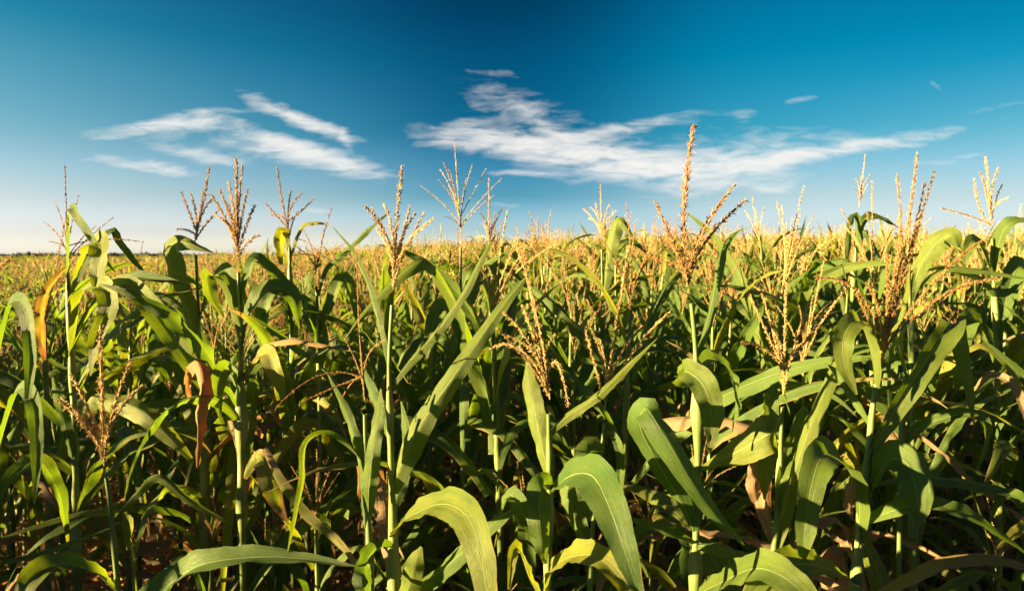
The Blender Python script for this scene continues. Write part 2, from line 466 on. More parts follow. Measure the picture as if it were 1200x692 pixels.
def spike(geo, P, rng, sl=0.009, sw=0.0018, spacing=0.005, ranks=3, tilt=0.42, red=0.3, green=0.0, bare=0.0, droop=0.0, anthers=0.0):
    """one tassel spike: a thin rachis with pointed spikelets set round it"""
    n = len(P)
    L = np.linalg.norm(np.diff(P, axis=0), axis=1).sum()
    tube(geo, P, np.linspace(0.0017, 0.0007, n), 5, np.stack([np.full(n, red), np.full(n, .3), np.linspace(min(1, green + .35), green, n)], 1))
    m = max(4, int(L / spacing))
    f = np.repeat(np.linspace(0.02 + bare, 1.0, m), ranks)
    k = len(f)
    f = np.clip(f + rng.uniform(-.9, .9, k) * spacing / L, 0, 1)
    x = f * (n - 1)
    i = np.minimum(x.astype(int), n - 2)
    w = (x - i)[:, None]
    C = P[i] * (1 - w) + P[i + 1] * w
    T = nrm(np.gradient(P, axis=0))[i]
    ref = np.array([0.31, 0.87, 0.2])
    A = nrm(ref - T * (T @ ref)[:, None]); B = np.cross(T, A)
    th = np.tile(np.arange(ranks) * 2 * np.pi / ranks, m) + np.repeat(np.arange(m) * 1.9, ranks) + rng.uniform(-.5, .5, k)
    R = A * np.cos(th)[:, None] + B * np.sin(th)[:, None]
    ta = tilt * rng.uniform(0.1, 2.2, k)
    ax = nrm(T * np.cos(ta)[:, None] + R * np.sin(ta)[:, None] + np.array([0, 0, -1.0]) * (droop * rng.random(k))[:, None])
    e1 = nrm(np.cross(ax, T + 1e-3)); e2 = np.cross(ax, e1)
    taper = 0.65 + 0.5 * np.sin(np.pi * np.clip(f * 0.85 + 0.1, 0, 1))
    ll = sl * taper * rng.uniform(.45, 1.4, k); ww = sw * rng.uniform(.55, 1.25, k)
    V = (C + R * 0.001)[:, None] + OCT[None, :, 0:1] * (e1 * ww[:, None])[:, None] + OCT[None, :, 1:2] * (e2 * ww[:, None])[:, None] + OCT[None, :, 2:3] * (ax * ll[:, None])[:, None]
    c = np.stack([np.clip(red + rng.normal(0, .16, k), 0, 1), rng.random(k), np.full(k, green)], 1)
    geo.add(V.reshape(-1, 3), None, (OCT_T[None] + 6 * np.arange(k)[:, None, None]).reshape(-1, 3), np.repeat(c, 6, 0))
    if anthers > 0:                      # spent anthers dangling on short threads
        s = np.flatnonzero(rng.random(k) < anthers)
        j = len(s)
        if j:
            hd = nrm(R[s] * rng.uniform(.3, 1.2, (j, 1)) + np.array([0, 0, -1.0]) * rng.uniform(.2, 1.3, (j, 1)) + rng.normal(0, .35, (j, 3)))
            p0 = C[s] + ax[s] * (ll[s] * .7)[:, None]
            f1 = nrm(np.cross(hd, T[s] + 1e-3)); f2 = np.cross(hd, f1)
            la, wa = sl * rng.uniform(.5, 1.0, (j, 1)), sw * rng.uniform(.25, .42, (j, 1))
            V = p0[:, None] + OCT[None, :, 0:1] * (f1 * wa)[:, None] + OCT[None, :, 1:2] * (f2 * wa)[:, None] + OCT[None, :, 2:3] * (hd * la)[:, None]
            ca = np.stack([np.clip(red * .7 + rng.normal(0, .15, j), 0, 1), rng.uniform(.5, 1, j), np.zeros(j)], 1)
            geo.add(V.reshape(-1, 3), None, (OCT_T[None] + 6 * np.arange(j)[:, None, None]).reshape(-1, 3), np.repeat(ca, 6, 0))


# ------------------------------------------------------------------ objects
def link(name, me, parent=None):
    o = bpy.data.objects.new(name, me)
    COL.objects.link(o)
    if parent is not None:
        o.parent = parent
    return o


def plant_root(loc, label, group, name="corn_plant"):
    o = link(name, None)
    o.empty_display_size = 0.1
    o.location = loc
    o['label'] = label
    o['category'] = "corn plant"
    if group:
        o['group'] = group
    return o


def ground_z(x, y):
    """gently tilted field: it falls away to the left and rises a little to the right"""
    x = np.asarray(x, float); y = np.asarray(y, float)
    a = np.clip((x / np.maximum(np.abs(y) + 0.6, 1.0) + 0.62) / 0.80, 0, 1)
    a = a * a * (3 - 2 * a)
    d = np.clip((y - 1.7) / 3.2, 0, 1); d = d * d * (3 - 2 * d)
    f = np.clip((y - 4) / 30.0, 0, 1); f = f * f * (3 - 2 * f)
    return d * (-0.46 * (1 - a)) + f * (0.62 * a + 0.10 * (1 - a)) + 0.0

# ------------------------------------------------------------------ a corn plant grown from numbers (local space, base at the origin)
def grown_leaf(rng, z, phi, L, wmax, th0, droop, n, nu, dry, yel, lean, kink=None):
    v = np.linspace(0, 1, n)
    ang = th0 - droop * v ** rng.uniform(1.0, 1.7)
    if kink is not None:
        ang = ang - np.clip((v - kink) / 0.06, 0, 1) * rng.uniform(1.0, 1.7)
    ang = np.maximum(ang, -1.50)
    az = phi + rng.uniform(-.7, .7) * v ** 2
    d = np.stack([np.cos(ang) * np.cos(az), np.cos(ang) * np.sin(az), np.sin(ang)], 1)
    P = np.concatenate([[[0, 0, 0]], np.cumsum(d[:-1] * (L / (n - 1)), 0)])
    P = P + np.array([math.cos(phi) * 0.006 + lean[0] * z, math.sin(phi) * 0.006 + lean[1] * z, z])
    W = np.stack([-np.sin(az), np.cos(az), np.zeros(n)], 1)
    tw = rng.uniform(-.35, .35) + rng.uniform(-1.5, 1.5) * v ** 1.3
    Nn = np.cross(d, W)
    W = W * np.cos(tw)[:, None] + Nn * np.sin(tw)[:, None]
    prof = np.minimum(1, 0.42 + 2.1 * v) * np.clip(1 - v ** 1.9, 0.0, 1) ** 0.95
    wid = wmax * prof + 0.002
    g = Geo()
    shr = 0.62 if dry > .6 else 1.0
    if dry > .6:         # papery: rolled, crumpled and narrower than when it was green
        ribbon(g, P + rng.normal(0, .004, P.shape) * np.linspace(0, 1, n)[:, None], W, wid * rng.uniform(.5, .85), rng, nu, fold=rng.uniform(.4, .8), ripple=rng.uniform(.35, .75), waves=rng.uniform(4, 9), dry=dry, yel=yel,
               curl=rng.uniform(-.7, .9), ragged=.22, buckle=.16)
    else:
        ribbon(g, P, W, wid, rng, nu, fold=rng.uniform(.30, .85), ripple=rng.uniform(.14, .32), waves=rng.uniform(2, 5), dry=dry, yel=yel, ragged=.03)
    return g


def stalk_geo(P, rb, rt, nodes, rng, dry=0.1, ns=8):
    """P from the ground up; nodes = fractions of the height that carry a leaf: a sheath swells below each"""
    P, L = smooth_path(P, 40 if ns > 6 else 16)
    f = np.linspace(0, 1, len(P))
    r = rb + (rt - rb) * f ** 0.8
    nd = np.zeros(len(P))
    for k in nodes:
        d = f - k
        r = r * (1 + 0.42 * np.where((d < 0) & (d > -.09), 1 + d / .09, 0))
        nd = np.maximum(nd, np.exp(-(d / 0.012) ** 2))
    c = np.stack([np.clip(dry + 0.75 * (1 - f / 0.35), 0, 1), np.full(len(P), rng.random()), nd], 1)
    g = Geo()
    tube(g, P, r, ns, c)
    return g


def grown_tassel(rng, base, red, n_sp, level, size=1.0, lean=(0, 0), bare=0.0):
    """central spike first, then the side branches"""
    kw = dict(near=dict(sl=.0076, sw=.0011, spacing=.0062, ranks=3, tilt=.26, anthers=.25), mid=dict(sl=.013, sw=.0021, spacing=.011, ranks=3, tilt=.28), low=dict(sl=.028, sw=.0036, spacing=.028, ranks=3, tilt=.25))[level]
    ax = nrm(np.array([lean[0] * 3 + rng.normal(0, .10), lean[1] * 3 + rng.normal(0, .10), 1.0]))
    out = []
    L0 = rng.uniform(.24, .36) * size
    spread = rng.uniform(.55, 1.15)
    for k in range(n_sp + 1):
        g = Geo()
        if k == 0:
            tip = base + ax * L0; b = base - ax * 0.04; c = base + ax * L0 * .5 + rng.normal(0, .008, 3)
        else:
            b = base + ax * rng.uniform(-.01, .055)
            az = k * 2.4 + rng.uniform(-.5, .5)
            el = rng.uniform(.30, .85) * spread
            d = nrm(ax * math.cos(el) + np.array([math.cos(az), math.sin(az), 0]) * math.sin(el))
            Lk = L0 * rng.uniform(.55, .88)
            c = b + (ax * .45 + d * .55) * Lk * .5
            tip = b + d * Lk + np.array([0, 0, -1]) * rng.uniform(0, .35) ** 2 * Lk
        t = np.linspace(0, 1, 14 if level == 'near' else 6)[:, None]
        P = (1 - t) ** 2 * b + 2 * t * (1 - t) * c + t * t * tip
        spike(g, P, rng, red=red, bare=bare, green=0.0, **kw)
        out.append(g)
    return out


def grown_plant(rng, H, level, red, vigor=1.0):
    n, nu, ns = dict(near=(24, 4, 8), mid=(11, 2, 6), low=(7, 2, 5))[level]
    lean = rng.normal(0, .03, 2)
    nl = dict(near=rng.integers(13, 16), mid=rng.integers(9, 12), low=8)[level]
    zs = np.linspace(0.22, H - 0.10, nl) + rng.uniform(-.03, .03, nl)
    phi0 = rng.uniform(0, 6.28)
    leaves = []
    for i, z in enumerate(zs):
        f = z / H
        dry = 0.0
        if f < .45: dry = rng.choice([.95, .85, .35], p=[.6, .3, .1])
        elif f < .62: dry = rng.choice([.9, .35, .08], p=[.28, .24, .48])
        else: dry = rng.choice([.8, .3, .05], p=[.05, .2, .75])
        L = vigor * (0.42 + 0.50 * math.sin(math.pi * min(1, max(0, .14 + .80 * f)))) * rng.uniform(.82, 1.15)
        w = (0.050 + 0.040 * math.sin(math.pi * min(1, .1 + .78 * f))) * rng.uniform(.85, 1.12)
        if f > .85: L *= .75; w *= .8
        th0 = RAD(rng.uniform(58, 84)) if f > .5 else RAD(rng.uniform(25, 60))
        droop = RAD(rng.uniform(45, 150)) if f < .8 else RAD(rng.uniform(5, 105))
        if dry > .7: th0 = RAD(rng.uniform(-10, 45)); droop = RAD(rng.uniform(90, 140))
        kink = rng.uniform(.3, .65) if rng.random() < .30 else None
        leaves.append(grown_leaf(rng, z, phi0 + i * math.pi + rng.normal(0, .35), L, w, th0, droop, n, nu, dry, rng.choice([.1, .3, .75], p=[.5, .35, .15]), lean, kink))
    top = np.array([lean[0] * H, lean[1] * H, H])
    P = [np.zeros(3), top * .5 + rng.normal(0, .01, 3) * [1, 1, 0], top]
    st = stalk_geo(P, .0138, .0050, zs / H, rng, dry=rng.choice([.05, .25]), ns=ns)
    ta = grown_tassel(rng, top, red, int(rng.integers(5, 10)) if level == 'near' else int(rng.integers(3, 6)) if level == 'low' else int(rng.integers(4, 7)), level, lean=lean)
    return st, leaves, ta


def joined(geos):
    g = Geo()
    for k in geos:
        v, q, t, c, uv = k.arrays()
        g.add(v, q, t, c, uv)
    return g


# ------------------------------------------------------------------ a corn plant traced from its own look, at its real place and size
N_HERO = [0]


def leaf_pts(spec, D):
    pts = np.array([(*at(p[0], p[1], D + (p[2] if len(p) > 2 else 0)), D + (p[2] if len(p) > 2 else 0)) for p in spec])
    return pts


def traced_plant(label, D, stalk, rt, rb, main, spikes, leaves, red=.3, fat=1.0, low=5, group="corn plants of the front row", bare=0.0, thin=False, green=0.0, droop=0.0):
    N_HERO[0] += 1
    rng = np.random.default_rng(1000 + N_HERO[0])
    top = [at(px, py, D + (d[0] if d else 0)) for (px, py, *d) in stalk]
    last = top[-1]
    gz = float(ground_z(last[0], last[1]))
    base = np.array([last[0] + rng.normal(0, .01), last[1], gz])
    root = plant_root(tuple(base), label, group)
    path = [base] + ([last * .55 + base * .45] if last[2] - gz > .5 else []) + [p for p in top[::-1]]
    dense, _ = smooth_path([p - base for p in path], 120)
    def on_stalk(z):
        k = int(np.argmin(abs(dense[:, 2] - z)))
        return dense[k]
    nodes, lgeo = [], []
    Htot = top[0][2] - gz
    for lf in leaves:
        spec, wid, mode, angs = lf[:4]
        o = lf[4] if len(lf) > 4 else {}
        P4 = leaf_pts(spec, D)
        n = o.get('n', 34)
        if not o.get('free'):
            s0 = on_stalk(P4[0, 2] - gz) + base
            P4[0, :3] = s0
        rows = np.concatenate([P4, np.interp(np.linspace(0, 1, len(P4)), np.linspace(0, 1, len(wid)), wid)[:, None], np.interp(np.linspace(0, 1, len(P4)), np.linspace(0, 1, len(angs)), angs)[:, None]], 1)
        sm, L = smooth_path(rows, n)
        P, wm, a = sm[:, :3], np.maximum(sm[:, 4] * .86, 0.6) * sm[:, 3] / FPX, np.radians(sm[:, 5])
        v = np.linspace(0, 1, n)
        T = nrm(np.gradient(P, axis=0))
        if mode == 'w':      # the width lies along a given tilt across the line of sight, the blade folding over it
            W = np.stack([np.cos(a), -np.sin(a) * SP, np.sin(a) * CP], 1)
        elif mode == 'f':
            V = nrm(P - np.array([0, 0, CAM_H]))
            Wi = nrm(np.cross(T, V))
            W = Wi * np.cos(a)[:, None] + nrm(V - T * (V * T).sum(1, keepdims=True)) * np.sin(a)[:, None]
        else:
            far = P[int(np.argmax(np.linalg.norm((P - P[0])[:, :2], axis=1)))] - P[0]
            if 'h' in o: far = np.array([math.cos(RAD(o['h'])), math.sin(RAD(o['h'])), 0])
            W0 = nrm(np.array([far[1], -far[0], 0.0]))
            W0 = np.broadcast_to(W0, P.shape)
            W0 = nrm(W0 - T * (W0 * T).sum(1, keepdims=True))
            W = W0 * np.cos(a)[:, None] + np.cross(T, W0) * np.sin(a)[:, None]
        g = Geo()
        ribbon(g, P - base, W, wm, rng, o.get('nu', 8), fold=min(.85, o.get('fold', .30) * 1.25 + .16), ripple=o.get('rip', .10) + .04, buckle=o.get('buck', .03), waves=o.get('waves', 4.0), dry=o.get('dry', .05), yel=o.get('yel', .15), curl=o.get('curl', 0), ragged=o.get('rag', .05))
        lgeo.append(g)
        if not o.get('free'):
            nodes.append((P[0, 2] - gz) / Htot)
    # older leaves on the lower nodes
    for k in range(low):
        z = rng.uniform(.22, .70) * Htot
        s = on_stalk(z)
        dry = rng.choice([.95, .8, .3, .1])
        g = grown_leaf(rng, z, rng.uniform(.25, 2.9), rng.uniform(.5, .85), rng.uniform(.045, .08), RAD(rng.uniform(5, 62)), RAD(rng.uniform(90, 150)), 28, 6, dry, .4, (0, 0), rng.uniform(.3, .6) if rng.random() < .5 else None)
        for arr in g.v: arr += np.array([s[0], s[1], 0])
        lgeo.append(g); nodes.append(z / Htot)
    if group != "corn plants of the front row":
        for k in range(4):           # fresh leaves at mid height
            z = rng.uniform(.45, .80) * Htot
            s = on_stalk(z)
            g = grown_leaf(rng, z, rng.uniform(0, 6.28), rng.uniform(.5, .75), rng.uniform(.06, .085), RAD(rng.uniform(45, 75)), RAD(rng.uniform(50, 140)), 28, 6, rng.choice([.05, .3]), .2, (0, 0))
            for arr in g.v: arr += np.array([s[0], s[1], 0])
            lgeo.append(g); nodes.append(z / Htot)
    link("stalk", stalk_geo(dense[::4], rb, rt, nodes, rng, ns=10).mesh("stalk", STALK), root)
    for g in lgeo:
        link("leaf", g.mesh("leaf", LEAF), root)
    if main is None:
        return root
    tb = top[0] - base
    def tipped(t, dd):
        return at(t[0], t[1], D + dd) - base
    kw = dict(sl=.0082 * fat, sw=.0012 * min(1.3, fat), spacing=.0048, ranks=4, tilt=.32, anthers=.32) if not thin else dict(sl=.0080 * fat, sw=.0012, spacing=.0070, ranks=2, tilt=.20, anthers=.12)
    mt_ = tipped(main, main[2] if len(main) > 2 else 0.0)
    axis = nrm(mt_ - tb); L0 = np.linalg.norm(mt_ - tb)
    bend = main[3] if len(main) > 3 else None
    c = tb + axis * L0 * .5
    if bend is not None: c = tipped(bend, 0)
    tt = np.linspace(0, 1, 24)[:, None]
    curve = lambda b, c, t: (1 - tt) ** 2 * b + 2 * tt * (1 - tt) * c + tt * tt * t
    g = Geo(); mf = main[4] if len(main) > 4 else 1.15
    spike(g, curve(tb - axis * .01, c, mt_), rng, red=red, bare=bare, green=green, droop=droop, **{**kw, 'sl': kw['sl'] * mf, 'ranks': kw['ranks'] + 1})
    tas = link("tassel", g.mesh("tassel", TASSEL, smooth=False), root)
    for sp in spikes:
        tip = tipped(sp, sp[2] if len(sp) > 2 and sp[2] is not None else rng.uniform(-.07, .07))
        d = tip - tb; Ls = np.linalg.norm(d)
        b = tb + axis * rng.uniform(-.012, .05) * min(1, L0 / .25)
        c = b + (axis * .5 + d / Ls * .5) * Ls * .45
        if len(sp) > 3 and sp[3] is not None: c = tipped(sp[3], 0)
        f2 = sp[4] if len(sp) > 4 else 1.0
        g = Geo()
        spike(g, curve(b, c, tip), rng, red=red + rng.uniform(-.08, .12), bare=bare, green=green, droop=droop, **{**kw, 'sl': kw['sl'] * f2})
        link("tassel_branch", g.mesh("tassel_branch", TASSEL, smooth=False), tas)
    return root

# ------------------------------------------------------------------ the front row, left to right
TP = traced_plant
FR = "corn plants of the front row"
SR = "taller corn plants just behind the front row"

TP("short corn plant on bare stem, stout five fingered straw tassel standing low", 1.50,
   [(122, 540), (130, 600), (138, 690), (142, 760)], .0045, .009, (118, 384, -.02, (119, 460), 1.25), [(73, 466), (84, 440), (152, 425), (165, 453), (70, 470)],
   [([(131, 611), (158, 580), (186, 559, -.02), (225, 588, -.02), (272, 614)], [6, 15, 17, 13, 2], 'f', [35, 20, 10], dict(yel=0.38, fold=.5)),
    ([(142, 693), (105, 668, -.06), (64, 661, -.12), (35, 680, -.16), (18, 720, -.18)], [12, 34, 40, 34, 6], 'h', [-25, -35], dict(yel=.4)),
    ([(141, 715), (190, 690, -.05), (236, 661, -.1), (300, 652, -.1), (360, 655, -.1), (420, 663, -.1)], [14, 46, 44, 34, 20, 2], 'h', [40, 30, 20], dict(yel=.1)),
    ], red=.05, fat=1.4, low=4, droop=.05)

TP("corn plant with a tall fat yellow seed spike and one huge leaf slanting right", 1.52,
   [(461, 333), (456, 430), (458, 527), (460, 600), (462, 700), (462, 760)], .0045, .0105, (471, 196, 0, (463, 270), 1.25),
   [(428, 242), (436, 246), (450, 240), (480, 242), (486, 251), (496, 251), (508, 256), (442, 268)],
   [([(460, 580), (472, 539, -.02), (498, 489, -.03), (528, 446, -.03), (557, 404, -.02), (592, 355, 0), (624, 316, .02)], [16, 38, 36, 32, 27, 18, 1], 'f', [35, 20, 10, 15, 30], dict(yel=0.38, fold=.35, rip=.05)),
    ([(457, 456), (478, 425), (509, 392), (543, 345), (566, 300), (584, 270)], [8, 17, 18, 15, 10, 1], 'f', [45, 30, 30], dict(yel=0.38, fold=.45, rip=.06)),
    ([(459, 626), (480, 605, -.10), (516, 590, -.20), (546, 604, -.29), (562, 645, -.35), (572, 705, -.38)], [16, 42, 52, 50, 44, 30], 'h', [38, 42, 30], dict(fold=.12, rip=.05, yel=.45, h=-62)),
    ([(460, 640), (446, 640, -.05), (430, 657, -.1), (428, 690, -.14), (440, 740, -.15)], [10, 22, 30, 30, 12], 'f', [50, 40, 20], dict(rip=.2)),
    ([(462, 690), (500, 680, -.06), (540, 648, -.12), (575, 616, -.15), (612, 590, -.16)], [14, 30, 30, 24, 2], 'f', [30, 25, 35], dict(fold=.4)),
    ([(463, 735), (478, 690, -.08), (486, 660, -.12), (494, 640, -.13)], [14, 34, 28, 4], 'f', [20, 0], dict(yel=.45)),
    ([(455, 440), (447, 400), (436, 350, .02), (416, 300, .05), (390, 266, .06)], [9, 16, 15, 11, 2], 'f', [55, 45, 45], dict(fold=.5)),
    ([(458, 520), (440, 470, .02), (425, 430, .06)], [10, 22, 3], 'f', [40, 30], {}),
    ([(458, 600), (470, 560, .05), (476, 515, .08), (470, 470, .10)], [12, 24, 22, 3], 'f', [20, 40], {}),
    ], red=.12, fat=1.05, low=5)

TP("slender corn plant with a sparse dark beaded tassel drooping left over an arched green leaf", 1.46,
   [(427, 463), (428, 500), (429, 560), (433, 640), (436, 720), (437, 770)], .0042, .0085, (418, 296, .03, (419, 380), 1.0),
   [(394, 380), (452, 398), (322, 480, -.05, (372, 420)), (352, 472, -.02, (385, 455)), (398, 470, .05), (446, 488, .04)],
   [([(429, 545), (405, 522), (378, 508, -.02), (358, 522, -.04), (354, 565, -.05), (345, 610, -.05), (336, 652, -.05)], [7, 14, 15, 14, 12, 9, 1], 'h', [35, 45, 55, 50], dict(yel=0.38, fold=.35)),
    ([(433, 612), (432, 575, -.02), (436, 535, -.03), (442, 493, -.02), (446, 455, 0)], [10, 24, 24, 20, 3], 'f', [10, 15, 40], dict(rip=.18)),
    ([(431, 580), (424, 545), (408, 490, .02), (384, 438, .03)], [8, 17, 18, 2], 'f', [30, 30], dict(fold=.4)),
    ([(434, 640), (428, 600, .02), (425, 560, .03), (418, 520, .05)], [8, 15, 14, 2], 'f', [25, 40], {}),
    ([(436, 690), (400, 640, .06), (360, 605, .12), (330, 565, .14), (310, 525, .16)], [8, 13, 17, 16, 8], 'f', [40, 20], dict(dry=.42, yel=.5)),
    ], red=.75, fat=.9, low=5, thin=True)

TP("corn plant with a wide straw tassel drooping both ways above two broad arching leaves", 1.44,
   [(643, 462), (643, 500), (644, 570), (642, 650), (641, 720), (640, 770)], .0045, .0105, (604, 284, .02, (634, 360), 1.0),
   [(590, 366, 0, (622, 392)), (597, 394, 0, (628, 405)), (666, 474, -.05, (652, 390)), (584, 386), (612, 358, .04), (620, 330, .06), (576, 408, .03, (612, 388)), (650, 392)],
   [([(643, 506), (668, 485), (702, 462, -.02), (735, 430, -.01), (770, 396)], [8, 17, 16, 12, 1], 'f', [30, 25, 35], dict(yel=0.38, fold=.4)),
    ([(643, 570), (637, 530), (629, 492, .01), (620, 450, .03), (618, 420, .04)], [12, 30, 32, 26, 3], 'f', [30, 20, 35], dict(yel=0.38, fold=.3)),
    ([(642, 585), (664, 560, -.08), (692, 556, -.17), (712, 590, -.25), (730, 640, -.30), (750, 700, -.32)], [16, 46, 60, 54, 40, 16], 'h', [42, 40, 30], dict(fold=.16, rip=.05, yel=.1, h=-50)),
    ([(642, 572), (636, 566, -.05), (632, 590, -.09), (634, 625, -.10), (640, 660, -.10)], [12, 36, 40, 34, 8], 'f', [20, 10, 30], dict(rip=.2)),
    ([(641, 690), (650, 664, -.08), (676, 650, -.15), (705, 655, -.22), (738, 692, -.27), (760, 730, -.28)], [14, 36, 46, 42, 30, 6], 'h', [35, 25, 15], dict(yel=.7, h=-45, fold=.15)),
    ([(642, 640), (620, 615, .03), (600, 580, .06), (588, 600, .08), (580, 640, .09)], [10, 24, 28, 22, 3], 'h', [-40, -30], dict(dry=.1)),
    ([(641, 720), (622, 680, -.08), (604, 640, -.1), (596, 690, -.12)], [12, 24, 22, 4], 'h', [-50, -50], dict(yel=.7)),
    ], red=.12, fat=.95, low=5, droop=.2)

TP("corn plant with thin upright pale tassel spikes over a small hooded leaf", 1.62,
   [(709, 476), (706, 520), (698, 580), (692, 660), (690, 760)], .0042, .0095, (736, 290, 0, (722, 390), 1.15),
   [(676, 345, 0, (694, 420)), (703, 398), (752, 382), (784, 366, -.02, (745, 400)), (720, 400), (690, 380)],
   [([(702, 548), (692, 528, -.04), (690, 545, -.10), (688, 580, -.12), (690, 610, -.12)], [14, 40, 42, 32, 5], 'f', [25, 10, 30], dict(rip=.18)),
    ([(706, 515), (716, 508), (726, 528, -.02), (726, 570, -.02), (721, 605, -.02)], [7, 12, 14, 12, 2], 'h', [60, 60], {}),
    ([(694, 650), (672, 600, .03), (662, 560, .06), (664, 600, .08)], [12, 34, 30, 4], 'f', [20, 20], {}),
    ([(692, 690), (724, 640, .05), (770, 618, .08), (820, 632, .1), (872, 660, .1)], [10, 18, 20, 16, 2], 'h', [40, 30], dict(dry=.3)),
    ], red=.08, fat=.95, low=5, bare=.12)

TP("tallest corn plant, thick rust coloured tassel spike rising high against the clouds", 1.45,
   [(806, 330), (812, 370), (816, 430), (818, 540), (815, 640), (814, 720), (814, 780)], .0048, .0115, (813, 149, -.02, (794, 250), 1.5),
   [(769, 238, -.02, (792, 290), 1.35), (860, 217, 0, None, 1.1), (874, 234, .02, None, 1.15), (845, 238, .03), (748, 293, .02, (780, 315), .8), (838, 262, .05, None, .9)],
   [([(815, 450, .01), (806, 438, -.03), (795, 440, -.07)], [8, 22, 10], 'f', [50, 30], dict(dry=.1)),
    ([(816, 452), (800, 440, -.03), (806, 436, -.08), (824, 452, -.11), (834, 485, -.12), (832, 524, -.12)], [12, 34, 40, 40, 34, 6], 'h', [35, 45, 50], dict(rip=.1, yel=.35, h=-40, fold=.15)),
    ([(818, 549), (838, 541, -.03), (866, 528, -.07), (892, 513, -.10), (907, 507, -.10), (905, 522, -.03), (899, 548, .0), (896, 585, .02)], [6, 16, 40, 52, 52, 44, 30, 3], 'w', [100, 85, 76, 70, 70, 66, 50, 40], dict(fold=.10, rip=.05, yel=.5, dry=.15, n=46)),
    ([(818, 630), (800, 592, -.03), (772, 545, -.09), (750, 500, -.15), (757, 478, -.2), (778, 510, -.24), (808, 560, -.25), (838, 602, -.24), (872, 638, -.22)], [12, 28, 42, 46, 46, 42, 34, 22, 2], 'f', [40, 30, 20, 40, 20, 15, 20], dict(fold=.3, rip=.08, n=50, yel=.05)),
    ([(814, 638), (790, 628, -.05), (760, 615, -.08), (722, 606, -.1)], [10, 18, 16, 2], 'f', [50, 40], dict(dry=.25)),
    ([(814, 640), (838, 640, -.05), (866, 650, -.1), (900, 664, -.14), (950, 700, -.16)], [10, 24, 26, 24, 8], 'f', [40, 25], dict(fold=.3)),
    ([(815, 415), (828, 380, .02), (838, 335, .03), (846, 295, .04), (858, 275, .05), (869, 268, .06)], [8, 16, 18, 16, 10, 2], 'f', [35, 40, 60], dict(fold=.4)),
    ([(816, 428), (830, 420, .08), (852, 432, .12), (862, 470, .15), (858, 505, .16)], [9, 26, 30, 24, 3], 'h', [40, 50], {}),
    ([(814, 700), (850, 680, -.15), (885, 665, -.25), (925, 680, -.33), (965, 720, -.35)], [16, 46, 56, 50, 20], 'h', [30, 30], dict(yel=.25, fold=.12, h=-48)),
    ], red=.62, fat=1.15, low=5, droop=.2)

TP("corn plant with an open tan tassel of long straight spikes, thin stem, blade leaning right", 1.58,
   [(918, 456), (915, 520), (911, 600), (906, 660), (905, 760)], .0042, .0095, (922, 278, 0, (921, 370), 1.0),
   [(879, 346, 0, (903, 400)), (900, 376), (959, 326), (988, 335, 0, (945, 400)), (946, 398), (893, 345, .05), (870, 400)],
   [([(906, 650), (918, 600), (935, 540, -.01), (958, 478, 0), (980, 425, .02), (996, 374, .04)], [10, 26, 28, 26, 18, 1], 'f', [40, 25, 30], dict(yel=0.38, fold=.4, rip=.05)),
    ([(911, 540), (904, 500, .02), (902, 465, .03), (914, 455, .02), (926, 490, .04)], [10, 24, 26, 20, 4], 'h', [50, 55], {}),
    ([(909, 600), (916, 560, -.01), (926, 520, .03), (944, 480, .06), (952, 520, .08)], [8, 18, 18, 14, 2], 'h', [40, 50], {}),
    ([(907, 640), (896, 600, .04), (888, 560, .08), (892, 610, .1)], [9, 20, 18, 3], 'h', [-45, -45], dict(dry=.8)),
    ([(914, 520), (894, 530, .03), (884, 570, .05), (894, 600, .06)], [7, 20, 24, 8], 'f', [20, 20], dict(dry=.75, rip=.2)),
    ], red=.25, fat=.95, low=5)

